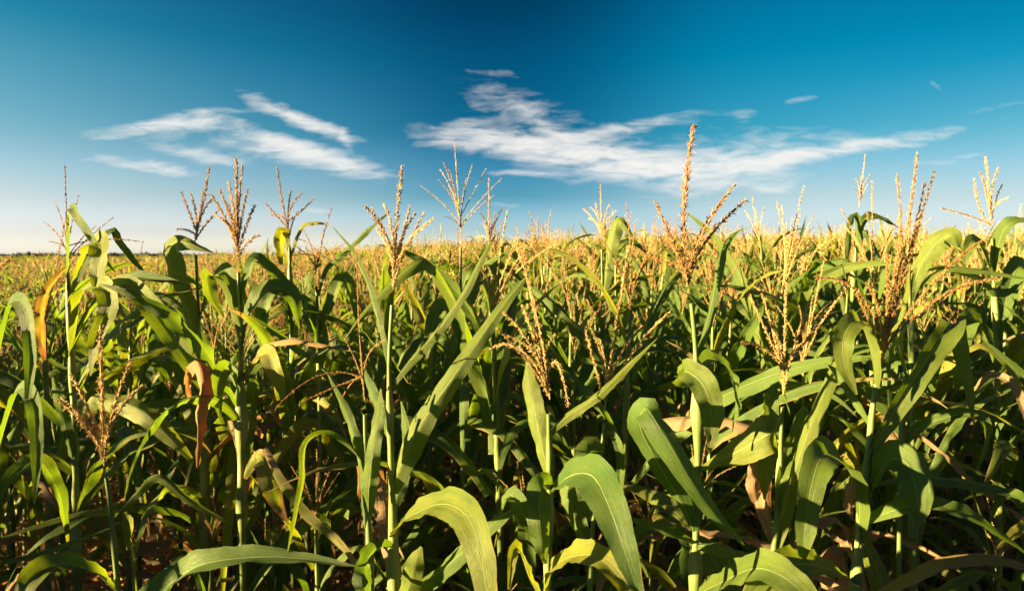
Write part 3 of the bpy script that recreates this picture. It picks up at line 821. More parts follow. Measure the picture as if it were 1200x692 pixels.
TP("corn plant with a heavy red brown braided tassel leaning right over a thick pale stem", 1.50,
   [(1032, 428), (1024, 465), (1018, 530), (1011, 590), (1005, 660), (1003, 760)], .0052, .012, (1075, 181, .04, (1062, 300), 1.1),
   [(1051, 206, .05, (1066, 300)), (1095, 202, .05, (1068, 290)), (1084, 215, .04, (1064, 310)), (958, 326, 0, (1012, 318)), (1150, 282, -.02, (1085, 325)), (1169, 327, -.02, (1100, 330)), (1056, 262, 0), (1040, 300, -.03), (1016, 330, -.02), (1004, 345, 0, (1016, 370))],
   [([(1018, 530), (1044, 488, -.02), (1070, 446, -.03), (1094, 410, -.03), (1112, 386, -.01), (1117, 379, .03), (1124, 396, .06), (1134, 440, .08), (1142, 500, .09)], [12, 26, 34, 38, 36, 33, 28, 20, 2], 'w', [-28, -32, -30, -22, -8, -5, 0, 4, 4], dict(fold=.25, rip=.06, yel=.35, n=46)),
    ([(1026, 460), (1024, 425, -.01), (1012, 385, -.02), (1002, 376, -.06), (988, 396, -.09), (990, 430, -.09), (1004, 462, -.08)], [10, 24, 30, 32, 30, 22, 3], 'h', [-30, -40, -50], dict(yel=0.38, fold=.2)),
    ([(1010, 632), (1006, 580, -.03), (988, 542, -.08), (966, 532, -.13), (952, 560, -.17), (944, 610, -.18), (940, 662, -.18)], [14, 36, 46, 48, 42, 34, 6], 'h', [-30, -40, -50], dict(fold=.18, rip=.12)),
    ([(1006, 640), (1020, 580, .0), (1040, 540, -.04), (1064, 545, -.08), (1076, 590, -.10), (1074, 620, -.10)], [14, 40, 54, 52, 36, 4], 'h', [40, 45, 40], dict(fold=.22, rip=.06)),
    ([(1008, 612), (1040, 600, -.04), (1078, 590, -.08), (1110, 594, -.1), (1150, 612, -.1), (1208, 652, -.08)], [8, 22, 26, 26, 22, 3], 'h', [50, 35, 30], dict(fold=.2)),
    ([(1012, 565), (1070, 558, .03), (1110, 562, .04), (1150, 568, .05), (1205, 582, .05)], [8, 20, 24, 22, 14], 'f', [55, 45], {}),
    ([(1003, 690), (975, 668, -.12), (940, 660, -.2), (905, 672, -.27), (870, 705, -.3)], [16, 46, 54, 48, 14], 'h', [-25, -30], dict(yel=.4, fold=.12, h=-140)),
    ([(1004, 700), (1040, 688, -.05), (1084, 664, -.10), (1126, 654, -.12), (1170, 655, -.12), (1215, 668, -.1)], [10, 22, 26, 24, 18, 8], 'f', [45, 30], dict(dry=.5, yel=.7)),
    ([(1014, 545), (1004, 560, .02), (996, 590, .04), (1000, 610, .05)], [5, 16, 18, 3], 'f', [20, 30], dict(dry=.85, rip=.2)),
    ([(1003, 668), (990, 640, .02), (965, 622, .03)], [6, 14, 4], 'f', [40, 40], dict(dry=.95, rip=.3)),
    ([(1020, 500), (1000, 470, .03), (982, 440, .06), (966, 425, .08)], [7, 14, 14, 2], 'f', [40, 30], {}),
    ], red=.72, fat=.95, low=5)

TP("corn plant at the field edge with twisted dry straw leaf and a curved green leaf", 1.66,
   [(1062, 420), (1058, 480), (1056, 540), (1054, 620), (1052, 760)], .0042, .009, None, [],
   [([(1056, 528), (1075, 504), (1098, 492, -.02), (1130, 485, -.04), (1152, 492, -.06), (1154, 520, -.06), (1144, 552, -.05)], [7, 18, 20, 20, 22, 16, 2], 'h', [45, 40, 50], dict(fold=.3)),
    ([(1056, 497), (1080, 510, -.03), (1106, 530, -.05), (1136, 558, -.07), (1168, 584, -.08), (1206, 612, -.08)], [4, 9, 11, 11, 12, 9], 'f', [40, 30], dict(dry=.95, rip=.45, fold=.7)),
    ([(1059, 460), (1072, 430), (1084, 400, .03), (1076, 380, .05)], [6, 12, 10, 2], 'f', [40, 50], {}),
    ([(1060, 440), (1052, 400), (1060, 350, .02), (1066, 310, .03)], [6, 14, 12, 2], 'f', [50, 50], dict(yel=.6)),
    ], low=6)

TP("corn plant cut off by the right edge, only its sunlit leaf tips showing", 1.50,
   [(1228, 380), (1224, 460), (1222, 560), (1220, 700), (1220, 780)], .0048, .011, (1236, 250, 0), [(1250, 280), (1218, 262), (1262, 300)],
   [([(1223, 480), (1204, 446, -.02), (1180, 424, -.03), (1150, 396, -.04)], [8, 13, 13, 2], 'f', [35, 35], dict(fold=.4)),
    ([(1221, 600), (1206, 612, -.05), (1186, 628, -.08), (1168, 642, -.1)], [10, 18, 16, 2], 'f', [30, 35], dict(yel=.9)),
    ([(1221, 640), (1206, 600, .03), (1180, 580, .05), (1160, 610, .06)], [9, 22, 22, 3], 'h', [-40, -40], {}),
    ([(1222, 540), (1200, 480, .04), (1186, 450, .06), (1160, 440, .1), (1130, 470, .12)], [8, 14, 14, 12, 2], 'h', [-50, -45], dict(dry=.8)),
    ], red=.3, low=5)

TP("corn plant at the far left edge with dark leaves drooping beside short fingered tassel", 1.66,
   [(-18, 330), (-14, 420), (-10, 520), (-8, 640), (-8, 760)], .0045, .0105, (-30, 210, 0), [(-50, 240), (-10, 250), (14, 300, 0, (-6, 320))],
   [([(-12, 480), (-2, 420), (12, 362, -.03), (24, 352, -.05), (34, 380, -.08), (36, 430, -.09), (30, 490, -.09)], [8, 18, 24, 25, 22, 17, 3], 'h', [50, 55, 55], dict(rip=.04, buck=.015)),
    ([(-10, 560), (6, 500, -.02), (24, 455, -.05), (40, 470, -.09), (44, 530, -.1), (40, 590, -.1)], [8, 20, 24, 24, 18, 3], 'h', [50, 50], dict(rip=.05, buck=.015)),
    ([(-8, 656), (40, 648, -.02), (90, 632, -.03), (132, 617, -.03)], [10, 15, 12, 2], 'f', [45, 45], dict(fold=.5)),
    ([(-10, 600), (14, 560, .02), (44, 540, .05), (70, 580, .08), (80, 640, .09)], [9, 22, 26, 20, 3], 'h', [45, 50], dict(dry=.2)),
    ], red=.6, low=5)

# ------------------------------------------------------------------ the taller plants just behind
TP("leafy corn plant with a lone black needle tassel and wiry side spikes", 2.05,
   [(79, 300), (80, 340), (84, 420), (88, 520), (90, 640)], .0045, .011, (76, 194, 0, None, 1.0),
   [(92, 230, .03), (65, 238), (52, 260), (57, 283, 0), (131, 256, 0, (100, 280)), (164, 283, .02, (120, 275)), (112, 265)],
   [([(80, 330), (81, 300, .0), (82, 268, .0), (84, 242, -.01), (92, 256, -.04), (106, 276, -.06), (120, 300, -.08), (136, 320, -.1)], [8, 13, 15, 14, 13, 11, 8, 1], 'h', [60, 65, 50], dict(fold=.3)),
    ([(82, 360), (96, 310), (108, 286, -.03), (118, 284, -.07), (116, 310, -.1), (112, 336, -.1)], [8, 18, 28, 31, 28, 10], 'h', [35, 45, 60], dict(yel=.55, rip=.12)),
    ([(82, 352), (104, 310, .03), (130, 272, .05), (140, 285, .05), (156, 305, .05), (174, 324, .05)], [7, 13, 13, 12, 10, 1], 'h', [50, 45], {}),
    ([(84, 420), (90, 380, -.01), (97, 344, -.03), (120, 335, -.07), (128, 360, -.11), (112, 400, -.13), (106, 440, -.13)], [8, 20, 26, 30, 30, 20, 3], 'h', [30, 40, 60], dict(yel=.5, rip=.14)),
    ([(84, 410), (112, 360, -.02), (142, 330, -.05), (168, 350, -.08), (196, 385, -.1), (222, 425, -.11), (246, 470, -.11)], [9, 20, 26, 32, 34, 26, 4], 'h', [40, 50, 55], dict(yel=.4)),
    ([(83, 400), (116, 350, .02), (146, 327, .02), (180, 326, .0), (220, 334, -.01)], [7, 16, 20, 18, 2], 'h', [45, 40], dict(dry=.1)),
    ([(80, 312), (66, 325, -.02), (53, 343, -.04), (47, 368, -.06), (48, 395, -.06), (52, 422, -.06)], [4, 9, 14, 16, 15, 5], 'f', [25, 15], dict(dry=.52, yel=.9, rip=.2)),
    ([(88, 500), (110, 470, -.06), (150, 474, -.12), (186, 497, -.16), (224, 537, -.18)], [10, 26, 34, 32, 8], 'f', [40, 20, 25], dict(yel=.5)),
    ([(89, 560), (76, 500, -.03), (66, 460, -.06), (62, 442, -.07)], [10, 20, 18, 4], 'f', [40, 40], {}),
    ], red=.8, fat=.8, low=6, thin=True, group=SR)

TP("corn plant with six stubby red brown tassel fingers above the light bent leaf", 2.15,
   [(229, 280), (231, 330), (235, 420), (238, 520), (240, 640)], .0045, .011, (245, 197, 0, (238, 240), 1.2),
   [(224, 228), (213, 226, 0, (222, 250)), (238, 226), (250, 232), (207, 268, 0), (258, 245)],
   [([(236, 420), (222, 370, -.01), (206, 320, -.03), (200, 292, -.05), (216, 284, -.09), (250, 296, -.1)], [9, 24, 30, 30, 26, 3], 'f', [40, 30, 30, 55], dict(yel=.4, fold=.3)),
    ([(233, 380), (246, 340), (262, 316, -.02), (274, 345, -.05), (290, 375, -.07)], [8, 18, 24, 20, 3], 'h', [45, 45], dict(yel=.3)),
    ([(238, 490), (222, 455, -.14), (224, 426, -.26), (232, 424, -.31), (236, 455, -.34), (233, 505, -.34), (231, 548, -.33)], [5, 11, 18, 29, 31, 18, 5], 'w', [0, 0, 8, 8, -4, -8, 0], dict(dry=1.0, yel=.95, rip=.42, fold=.5, waves=6, curl=.35, rag=.2, buck=.12)),
    ([(238, 470), (258, 448, -.02), (270, 440, -.04), (274, 470, -.07), (268, 510, -.07)], [8, 24, 30, 24, 3], 'h', [50, 55], dict(yel=.2)),
    ], red=.6, fat=1.1, low=6, group=SR)

TP("corn plant with a dense bushy pinkish tan tassel on a light green stem", 2.0,
   [(278, 300), (281, 350), (282, 420), (283, 520), (284, 640)], .0048, .0115, (277, 187, 0, None, 1.2),
   [(284, 194), (257, 222, 0), (247, 228), (298, 242, .02, (288, 262)), (303, 276, 0, (290, 280)), (268, 214, .05), (266, 240, -.04), (290, 222, .05), (262, 258), (252, 252, .04)],
   [([(282, 410), (272, 370, -.01), (258, 335, -.04), (243, 322, -.06), (246, 345, -.1), (262, 372, -.12)], [8, 18, 24, 26, 22, 3], 'h', [-45, -50], dict(yel=.35)),
    ([(282, 360), (290, 325), (300, 302, .02), (322, 318, .03), (345, 335, .03)], [7, 16, 18, 14, 2], 'h', [50, 50], {}),
    ([(282, 420), (292, 370, .02), (312, 340, .02), (340, 345, .01), (352, 385, 0)], [9, 24, 32, 28, 5], 'h', [45, 50], {}),
    ([(283, 470), (272, 440, -.03), (262, 432, -.06), (254, 455, -.09), (258, 490, -.09)], [8, 22, 26, 22, 3], 'h', [-50, -50], dict(yel=.2)),
    ([(283, 560), (300, 535, -.08), (312, 545, -.14), (322, 580, -.17), (336, 610, -.18)], [8, 24, 34, 28, 4], 'f', [35, 20], dict(dry=.4, yel=.6)),
    ([(282, 450), (306, 410, -.03), (336, 398, -.08), (366, 402, -.11), (404, 410, -.13)], [6, 15, 16, 11, 2], 'f', [55, 40], dict(dry=.6, yel=.8, fold=.4)),
    ([(282, 445), (304, 420, -.03), (314, 415, -.07), (324, 440, -.1), (334, 468, -.1)], [8, 22, 28, 24, 5], 'h', [50, 55], dict(yel=.8)),
    ], red=.42, fat=1.2, low=6, group=SR)

TP("corn plant with a crimson upright spike and a chewed yellow green top leaf", 2.3,
   [(339, 272), (340, 330), (342, 420), (344, 640)], .0045, .011, (325, 197, 0, (330, 240), 1.1),
   [(341, 224), (311, 238, 0, (326, 255)), (354, 226), (367, 233, 0, (352, 250)), (316, 253), (348, 248)],
   [([(340, 300), (352, 268, 0), (366, 261, -.01), (386, 263, -.02)], [5, 8, 8, 2], 'f', [45, 40], dict(dry=.35, yel=.7)),
    ([(340, 310), (332, 272, -.01), (328, 284, -.04), (330, 310, -.05)], [6, 16, 18, 6], 'f', [30, 30], dict(yel=.9)),
    ([(341, 370), (328, 330, .02), (308, 308, .03), (290, 305, .03)], [7, 14, 14, 2], 'h', [-45, -45], {}),
    ([(341, 400), (334, 350, .0), (318, 340, -.02), (308, 370, -.04), (306, 410, -.04)], [8, 24, 28, 22, 3], 'h', [-50, -55], {}),
    ([(342, 430), (350, 380, -.02), (364, 366, -.06), (376, 395, -.09), (378, 430, -.09)], [8, 24, 30, 26, 3], 'h', [50, 55], dict(yel=.4)),
    ], red=.75, fat=.95, low=6, group=SR)

TP("corn plant with a spidery dark purple brown tassel leaning right beside a long dark blade", 2.2,
   [(370, 318), (372, 360), (374, 440), (376, 640)], .0045, .011, (389, 243, 0, (376, 280), 1.15),
   [(347, 279), (346, 288), (397, 294), (356, 270), (404, 285), (340, 300), (380, 268)],
   [([(373, 345), (380, 315), (400, 298, -.01), (432, 268, -.02), (460, 245, -.02)], [6, 12, 14, 11, 1], 'f', [45, 40], dict(fold=.5)),
    ([(374, 400), (390, 350, .0), (402, 325, .02), (414, 350, .03), (420, 390, .03)], [8, 20, 22, 18, 2], 'h', [50, 55], dict(yel=.3)),
    ([(374, 420), (364, 370, -.01), (352, 350, -.03), (344, 375, -.05)], [8, 20, 22, 3], 'h', [-50, -50], {}),
    ], red=.9, fat=.85, low=6, thin=True, group=SR)

TP("corn plant with a wide open fan of pale thin spikes high on a bare stem", 2.35,
   [(540, 272), (540, 340), (542, 440), (544, 640)], .0042, .010, (533, 169, 0, (536, 220), 1.0),
   [(520, 191), (516, 199, .05), (515, 212, -.04), (554, 192), (569, 199, 0, (552, 230)), (587, 210, 0, (555, 240)), (579, 229, 0, (556, 245)), (494, 218, 0, (524, 240)), (520, 253), (546, 210, .06), (527, 200, -.05)],
   [([(541, 400), (548, 360), (560, 330, .02), (578, 318, .03), (590, 345, .03)], [8, 22, 28, 24, 3], 'h', [50, 50], {}),
    ([(541, 430), (530, 380, -.02), (518, 360, -.04), (506, 385, -.06), (500, 420, -.07)], [8, 24, 28, 22, 3], 'h', [-50, -50], {}),
    ([(541, 380), (530, 340, .02), (514, 325, .03), (500, 345, .03)], [7, 18, 20, 3], 'h', [-50, -45], dict(yel=.3)),
    ], red=.05, fat=.95, low=6, thin=True, group=SR)

TP("corn plant with a feathery pale tassel and an upright folded leaf catching the sun", 2.75,
   [(705, 278), (706, 340), (708, 430), (710, 620)], .0045, .011, (704, 217, 0, None, 1.1),
   [(684, 245), (692, 243), (722, 247), (690, 256), (730, 262), (698, 238), (714, 240)],
   [([(707, 350), (712, 310, -.02), (718, 278, -.04), (724, 258, -.05), (734, 266, -.07), (745, 283, -.09)], [10, 22, 25, 20, 14, 1], 'f', [30, 25, 40], dict(yel=.4, fold=.4)),
    ([(707, 345), (724, 292, .02), (742, 285, .03), (760, 300, .03)], [6, 12, 12, 2], 'h', [50, 50], {}),
    ([(708, 400), (694, 355, 0), (680, 345, -.02), (668, 370, -.03)], [7, 20, 22, 3], 'h', [-50, -50], {}),
    ], red=.1, fat=.95, low=6, group=SR)

TP("corn plant with a small closed pale tassel on a long bare neck, leaves flopping below", 2.55,
   [(1007, 240), (1005, 270), (1000, 330), (996, 430), (992, 620)], .0042, .011, (1014, 181, 0, None, 1.0),
   [(1003, 210), (1021, 203), (1009, 206), (1017, 216), (1002, 222)],
   [([(1002, 300), (1004, 256, -.01), (998, 262, -.03), (994, 300, -.05), (993, 335, -.05)], [7, 12, 13, 11, 2], 'f', [45, 45], {}),
    ([(1003, 290), (1012, 258, .02), (1030, 256, .03), (1055, 268, .03)], [7, 13, 15, 2], 'h', [50, 45], dict(yel=.3)),
    ([(1002, 300), (1012, 270, -.02), (1024, 290, -.04), (1036, 318, -.06), (1044, 345, -.06)], [6, 10, 12, 11, 2], 'f', [40, 45], {}),
    ([(998, 380), (1010, 330, .02), (1026, 300, .03), (1040, 330, .04)], [8, 22, 24, 3], 'h', [50, 50], {}),
    ], red=.12, fat=.9, low=6, thin=True, group=SR)

TP("corn plant with three straight tan tassel spikes above drooping leaves, rightmost against the sky", 2.3,
   [(1162, 262), (1164, 320), (1168, 420), (1170, 640)], .0046, .011, (1155, 185, 0, (1160, 230), 1.15),
   [(1170, 197), (1149, 202), (1142, 210, 0, (1143, 245)), (1104, 244, 0, (1140, 252)), (1180, 232), (1175, 215, .05)],
   [([(1165, 320), (1172, 280, -.01), (1184, 262, -.03), (1210, 256, -.04)], [8, 20, 22, 4], 'h', [45, 40], dict(yel=.2)),
    ([(1165, 330), (1150, 290, -.01), (1138, 284, -.03), (1130, 310, -.05)], [8, 20, 22, 3], 'h', [-50, -50], dict(yel=.3)),
    ([(1166, 350), (1150, 330, -.06), (1110, 315, -.12), (1080, 318, -.14)], [6, 12, 11, 2], 'f', [40, 40], {}),
    ([(1167, 400), (1182, 340, .0), (1194, 310, .02), (1206, 340, .03), (1210, 390, .03)], [8, 24, 28, 22, 3], 'h', [50, 50], {}),
    ([(1168, 440), (1150, 390, -.02), (1136, 372, -.05), (1124, 410, -.08), (1120, 460, -.09)], [8, 26, 30, 26, 3], 'h', [-50, -50], {}),
    ], red=.3, fat=1.0, low=6, group=SR)

TP("corn plant with a broad sunlit flag leaf just behind the red brown braided tassel", 2.0,
   [(1064, 300), (1066, 340), (1068, 420), (1070, 640)], .0046, .011, (1068, 236, .02, None, .9),
   [(1052, 258), (1082, 250), (1046, 280)],
   [([(1067, 350), (1078, 312, -.02), (1096, 286, -.05), (1114, 276, -.08), (1123, 290, -.12)], [8, 24, 34, 32, 6], 'f', [30, 20, 30], dict(yel=.4)),
    ([(1067, 345), (1100, 318, -.02), (1140, 316, -.03), (1200, 326, -.04)], [6, 11, 12, 3], 'f', [45, 40], dict(yel=.3)),
    ([(1068, 380), (1052, 330, .02), (1040, 320, .03), (1030, 350, .03)], [7, 18, 18, 3], 'h', [-50, -50], {}),
    ], red=.35, fat=.9, low=5, group=SR)

TP("corn plant with a narrow straw tassel just right of the open pale fan", 2.7,
   [(573, 290), (574, 340), (576, 430), (578, 620)], .0045, .011, (573, 209, .02, None, .9),
   [(563, 250), (566, 262), (589, 244, .03), (582, 258), (556, 280)],
   [([(574, 360), (586, 320), (600, 300, .02), (616, 320, .03)], [7, 18, 20, 3], 'h', [50, 50], dict(yel=.4)),
    ([(574, 370), (566, 330, -.01), (550, 318, -.02), (540, 345, -.03)], [7, 20, 22, 3], 'h', [-50, -50], {}),
    ], red=.3, fat=1.0, low=6, group=SR)

# ------------------------------------------------------------------ ground, far trees
def build_ground():
    th = np.radians(np.linspace(-180, 180, 181))
    r = np.concatenate([[0], np.geomspace(0.4, 3000, 110)])
    X, Y = r[:, None] * np.sin(th)[None], r[:, None] * np.cos(th)[None]
    Z = ground_z(X, Y)
    rng = np.random.default_rng(3)
    bump = np.zeros_like(Z)
    for k in range(10):
        f = rng.uniform(3, 14); a = rng.uniform(0, 6.28)
        bump += np.sin(f * (X * math.cos(a) + Y * math.sin(a)) + rng.uniform(0, 6)) * .008
    Z = Z + bump * np.clip(1 - r[:, None] / 20, 0, 1)
    idx = np.arange(X.size).reshape(X.shape)
    q = np.stack([idx[:-1, :-1], idx[1:, :-1], idx[1:, 1:], idx[:-1, 1:]], -1).reshape(-1, 4)
    g = Geo(); g.add(np.stack([X, Y, Z], -1).reshape(-1, 3), q)
    o = link("ground", g.mesh("ground", SOIL)); o['kind'] = "structure"


build_ground()


def build_woods():
    rng = np.random.default_rng(8)
    g = Geo()
    for k in range(900):
        az = RAD(rng.uniform(-50, 3)); d = rng.uniform(880, 960)
        h = rng.uniform(2.2, 4.8) * (1.0 + .25 * math.sin(k)) * (0.5 + 0.5 * min(1, max(0, (RAD(2) - az) / .5)))
        c = np.array([d * math.sin(az), d * math.cos(az), float(ground_z(d * math.sin(az), d * math.cos(az))) + .8])
        m = 40
        p = rng.normal(0, 1, (m, 3)); p = nrm(p) * rng.uniform(.5, 1, (m, 1)) * np.array([4.5, 4.5, h * .5]) + c + [0, 0, h * .5]
        a, b = nrm(rng.normal(0, 1, (m, 3))), nrm(rng.normal(0, 1, (m, 3)))
        s = rng.uniform(.9, 1.9, (m, 1))
        V = np.stack([p - a * s, p - b * s, p + a * s, p + b * s], 1)
        g.add(V.reshape(-1, 3), np.arange(m * 4).reshape(-1, 4))
    o = link("far_woods", g.mesh("far_woods", WOODS, smooth=False)); o['kind'] = "stuff"
    o['label'] = "dark line of woodland on the horizon beyond the field"


build_woods()


# ------------------------------------------------------------------ individual plants of the rows behind
def as_thing(st, leaves, ta, level, label, group):
    root = plant_root((0, 0, 0), label, group)
    link("stalk", st.mesh("stalk", STALK), root)
    for g in leaves:
        link("leaf", g.mesh("leaf", LEAF), root)
    if level == 'near':
        t = link("tassel", ta[0].mesh("tassel", TASSEL, smooth=False), root)
        for g in ta[1:]:
            link("tassel_branch", g.mesh("tassel_branch", TASSEL, smooth=False), t)
    else:
        link("tassel", joined(ta).mesh("tassel", TASSEL, smooth=False), root)
    return root


def copy_plant(root, label, group):
    r = root.copy(); COL.objects.link(r)
    r['label'] = label; r['group'] = group
    for ch in list(root.children):
        c = ch.copy(); COL.objects.link(c); c.parent = r
        for gch in list(ch.children):
            d = gch.copy(); COL.objects.link(d); d.parent = c
    return r


prng = np.random.default_rng(42)
REDS = (.08, .12, .25, .3, .45, .7)
TONE = lambda red: "pale straw" if red < .2 else ("tan" if red < .4 else "rusty brown")
PROTO = {'near': [], 'mid': []}
for lv, n in (('near', 12), ('mid', 12)):
    for k in range(n):
        red = REDS[k % 6]
        H = prng.uniform(1.50, 1.68) if lv == 'near' else prng.uniform(1.62, 1.84)
        PROTO[lv].append([grown_plant(prng, H, lv, red), red, None])

ROWNAMES = ["second row", "third row", "fourth row", "fifth row", "sixth row", "seventh row", "eighth row"]
hero_xy = [tuple(o.location[:2]) for o in COL.objects if o.get('category') == "corn plant"]
n_ind = 0
for ri, y0 in enumerate((2.32, 2.98, 3.64, 4.32, 5.0, 5.7, 6.4)):
    lv = 'near' if ri < 3 else 'mid'
    x = -(y0 * .80 + .15)
    while x < y0 * .80 + .15:
        px, py = x + prng.normal(0, .03), y0 + prng.normal(0, .07)
        x += prng.uniform(.17, .27) if ri > 0 else prng.uniform(.16, .26)
        if any((px - a) ** 2 + (py - b) ** 2 < .10 ** 2 for a, b in hero_xy):
            continue
        k = int(prng.integers(len(PROTO[lv])))
        (st, lvs, ta), red, made = PROTO[lv][k]
        side = "left" if px / py < -.27 else ("right" if px / py > .27 else "middle")
        where = {"left": "below the left clouds", "middle": "below the central clouds", "right": "right of the tallest tassel"}[side]
        label = f"corn plant with {TONE(red)} tassel in the {ROWNAMES[ri]}, {where}"
        group = f"{TONE(red)} tasselled corn, {ROWNAMES[ri]}, {side}"
        if made is None:
            r = as_thing(st, lvs, ta, lv, label, group); PROTO[lv][k][2] = r
        else:
            r = copy_plant(made, label, group)
        r.location = (px, py, float(ground_z(px, py)) - .01)
        s = min(1.14, max(.88, prng.normal(1.0, .05)))
        r.rotation_euler = (prng.normal(0, .035), prng.normal(0, .035), prng.uniform(0, 6.28))
        r.scale = (s, s, s * prng.uniform(.95, 1.05))
        n_ind += 1
for k in range(14):        # shorter late plants in the shade between the first two rows
    x = -1.45 + k * .225 + prng.normal(0, .05); y = 1.98 + prng.normal(0, .06)
    if any((x - a) ** 2 + (y - b) ** 2 < .07 ** 2 for a, b in hero_xy):
        continue
    (st, lvs, ta), red, made = PROTO['near'][k % 12]
    r = copy_plant(made, "short shaded corn plant crowded low between the first and second rows", "short shaded corn plants between the first rows")
    r.location = (x, y, float(ground_z(x, y)) - .01)
    s = prng.uniform(.60, .74)
    r.rotation_euler = (0, 0, prng.uniform(0, 6.28)); r.scale = (s * 1.1, s * 1.1, s)
    n_ind += 1
print("individual plants:", n_ind + N_HERO[0])


# ------------------------------------------------------------------ the rest of the field: more plants than anyone could count
def proto_low(rng, kind):
    """arrays of one cheap plant: kind 0 near the individuals, 1 farther, 2 far"""
    H = rng.uniform(1.60, 1.88)
    lg, tg, sg = Geo(), Geo(), Geo()
    red = rng.choice([.05, .15, .25, .4, .6])
    if kind == 0:
        st, lv, ta = grown_plant(rng, H, 'low', red)
        for g in lv:
            lg.add(*_a(g))
        for g in ta: tg.add(*_a(g))
        sg.add(*_a(st))
    else:
        n = 6 if kind == 1 else 3
        for i in range(n):
            z = H * rng.uniform(.55, .97)
            L = rng.uniform(.4, .7) * (1 if kind == 1 else 1.5)
            g = grown_leaf(rng, z, rng.uniform(0, 6.28), L, rng.uniform(.06, .09) * (1 if kind == 1 else 2.2), RAD(rng.uniform(45, 75)), RAD(rng.uniform(40, 150)), 5, 2, rng.choice([.05, .3, .8], p=[.72, .22, .06]), .2, (0, 0))
            lg.add(*_a(g))
        ns = 4 if kind == 1 else 3
        for i in range(ns):
            az = rng.uniform(0, 6.28); el = rng.uniform(.1, .7) if i else 0
            L = rng.uniform(.18, .30)
            d = np.array([math.sin(el) * math.cos(az), math.sin(el) * math.sin(az), math.cos(el)])
            b = np.array([0, 0, H])
            P = np.stack([b, b + d * L * .5, b + d * L])
            tube(tg, P, np.array([.003, .0075, .0015]) * (1 if kind == 1 else 1.7), 3, (red, rng.random(), 0))
        tube(sg, np.array([[0, 0, H * .5], [0, 0, H]]), [.011, .006], 3, (.1, .5, 0))
    return lg.arrays(), tg.arrays(), sg.arrays()


def _a(g):
    v, q, t, c, uv = g.arrays()
    return v, q, t, c, uv


def scatter(protos, pos, rng):
    """merge many turned and scaled copies of the prototypes into three arrays: leaves, tassels, stalks"""
    out = []
    which = rng.integers(0, len(protos), len(pos))
    for part in range(3):
        Vs, Qs, Ts, Cs, Us, off = [], [], [], [], [], 0
        for pi, pr in enumerate(protos):
            v, q, t, c, uv = pr[part]
            p = pos[which == pi]
            m, k = len(p), len(v)
            if not m: continue
            r2 = np.random.default_rng(77 + pi)
            a = r2.uniform(0, 6.28, m); s = np.clip(r2.normal(1.0, .055, m), .86, 1.17)
            ca, sa = (np.cos(a) * s)[:, None], (np.sin(a) * s)[:, None]
            tx, ty = r2.normal(0, .05, m)[:, None], r2.normal(0, .05, m)[:, None]
            X = v[None, :, 0] * ca - v[None, :, 1] * sa + v[None, :, 2] * tx + p[:, 0:1]
            Y = v[None, :, 0] * sa + v[None, :, 1] * ca + v[None, :, 2] * ty + p[:, 1:2]
            Z = v[None, :, 2] * s[:, None] + p[:, 2:3]
            Vs.append(np.stack([X, Y, Z], -1).reshape(-1, 3))
            o = (np.arange(m) * k + off)[:, None, None]
            if len(q): Qs.append((q[None] + o).reshape(-1, 4))
            if len(t): Ts.append((t[None] + o).reshape(-1, 3))
            cc = np.tile(c, (m, 1)); jit = np.repeat(r2.uniform(-.2, .2, m), k)
            cc[:, 1] = np.clip(cc[:, 1] + jit, 0, 1)
            Cs.append(cc); Us.append(np.tile(uv, (m, 1)))
            off += m * k
        z = lambda l, w, d: np.concatenate(l) if l else np.zeros((0, w), d)
        out.append((z(Vs, 3, float), z(Qs, 4, int), z(Ts, 3, int), z(Cs, 3, float), z(Us, 2, float)))
    return out


def merge(parts):
    """leaf, tassel and stalk arrays into one mesh with three material slots"""
    v, c, uv, q, t, sq, stt, off = [], [], [], [], [], [], [], 0
    for mi, (a, b, d, e, f) in parts:
        v.append(a); c.append(e); uv.append(f); q.append(b + off); t.append(d + off)
        sq.append(np.full(len(b), mi)); stt.append(np.full(len(d), mi)); off += len(a)
    cat = np.concatenate
    return (cat(v), cat(q).astype(int), cat(t).astype(int), cat(c), cat(uv)), cat(sq + stt)


frng = np.random.default_rng(5)


def grid(y0, y1, step_y, step_x, halfw):
    pts = []
    y = y0
    while y < y1:
        w = halfw(y)
        xs = np.arange(-w, w, step_x) + frng.normal(0, step_x * .3, len(np.arange(-w, w, step_x)))
        ys = y + frng.normal(0, step_y * .12, len(xs))
        pts.append(np.stack([xs, ys], 1)); y += step_y
    p = np.concatenate(pts)
    return np.concatenate([p, ground_z(p[:, 0], p[:, 1])[:, None]], 1)


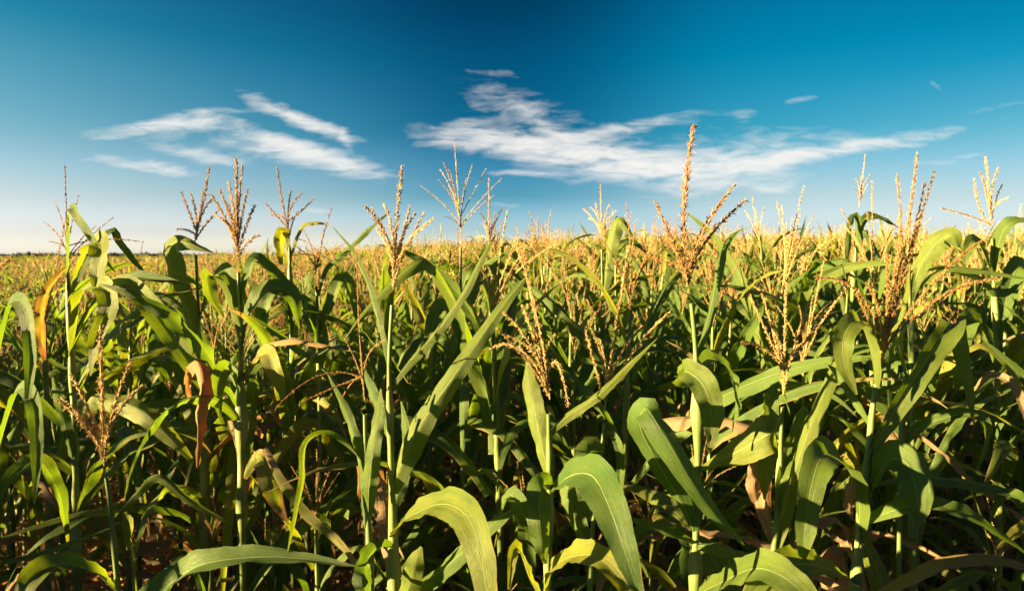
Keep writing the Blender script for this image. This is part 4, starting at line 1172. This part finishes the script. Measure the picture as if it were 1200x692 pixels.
bands = []
bands.append((0, grid(7.1, 15.5, .70, .22, lambda y: y * .86 + .6)))
flank = grid(1.55, 7.0, .70, .24, lambda y: y * .84 + 3.6)
flank = flank[np.abs(flank[:, 0]) > flank[:, 1] * .84 + .42]
flank = flank[(flank[:, 0] > 0) | (flank[:, 1] > 1.95) | (flank[:, 0] < -3.1)]
bands.append((0, flank))
nook = grid(-2.6, 1.5, .64, .22, lambda y: 8.5)
nook[:, 2] -= .10
bands.append((0, nook[nook[:, 0] < -3.4]))
bands.append((1, grid(15.5, 40, .75, .30, lambda y: y * .88)))
bands.append((2, grid(40, 130, 1.1, .75, lambda y: y * .90)))
bands.append((2, grid(130, 420, 4.0, 2.6, lambda y: y * .92)))
parts = []
for kind, pos in bands:
    pr = [proto_low(frng, kind) for _ in range(10)]
    for mi, arr in enumerate(scatter(pr, pos, frng)):
        parts.append((mi, arr))
arr, slots = merge(parts)
fld = link("corn_field", mesh_from("corn_field", arr, [LEAF, TASSEL, STALK], True, slots))
fld['kind'] = "stuff"
fld['label'] = "distant corn rows receding to the horizon as one golden tasselled mass"
print("field faces", len(slots))

# ------------------------------------------------------------------ dry leaves and broken stems lying between the rows
lg = Geo()
for k in range(420):
    y = frng.uniform(1.3, 5.5); x = frng.uniform(-1, 1) * (y * .8 + .3)
    z0 = float(ground_z(x, y))
    L = frng.uniform(.2, .55); a = frng.uniform(0, 6.28); n = 9
    v = np.linspace(0, 1, n)
    a2 = a + frng.uniform(-1.2, 1.2) * v
    P = np.stack([x + np.cumsum(np.cos(a2)) * L / n, y + np.cumsum(np.sin(a2)) * L / n, z0 + .012 + frng.uniform(0, .10) * np.sin(v * 3.14) ** 2 + frng.uniform(0, .16) * v], 1)
    tw = frng.uniform(-1.2, 1.2) + frng.uniform(-2, 2) * v
    W = np.stack([-np.sin(a2) * np.cos(tw), np.cos(a2) * np.cos(tw), np.sin(tw)], 1)
    ribbon(lg, P, W, .05 * np.sin(np.pi * (v * .9 + .08)) + .004, frng, 2, fold=.5, ripple=.3, dry=frng.choice([1.0, .9, .75]), yel=.4)
lit = link("leaf_litter", lg.mesh("leaf_litter", LEAF)); lit['kind'] = "stuff"
lit['label'] = "dry brown leaves lying on the soil between the rows"

S.cycles.use_denoising = True
S.cycles.max_bounces = 6
S.cycles.diffuse_bounces = 2
S.cycles.glossy_bounces = 2
S.cycles.transmission_bounces = 4
S.cycles.transparent_max_bounces = 4
S.cycles.caustics_reflective = False
S.cycles.caustics_refractive = False
S.cycles.sample_clamp_indirect = 6.0
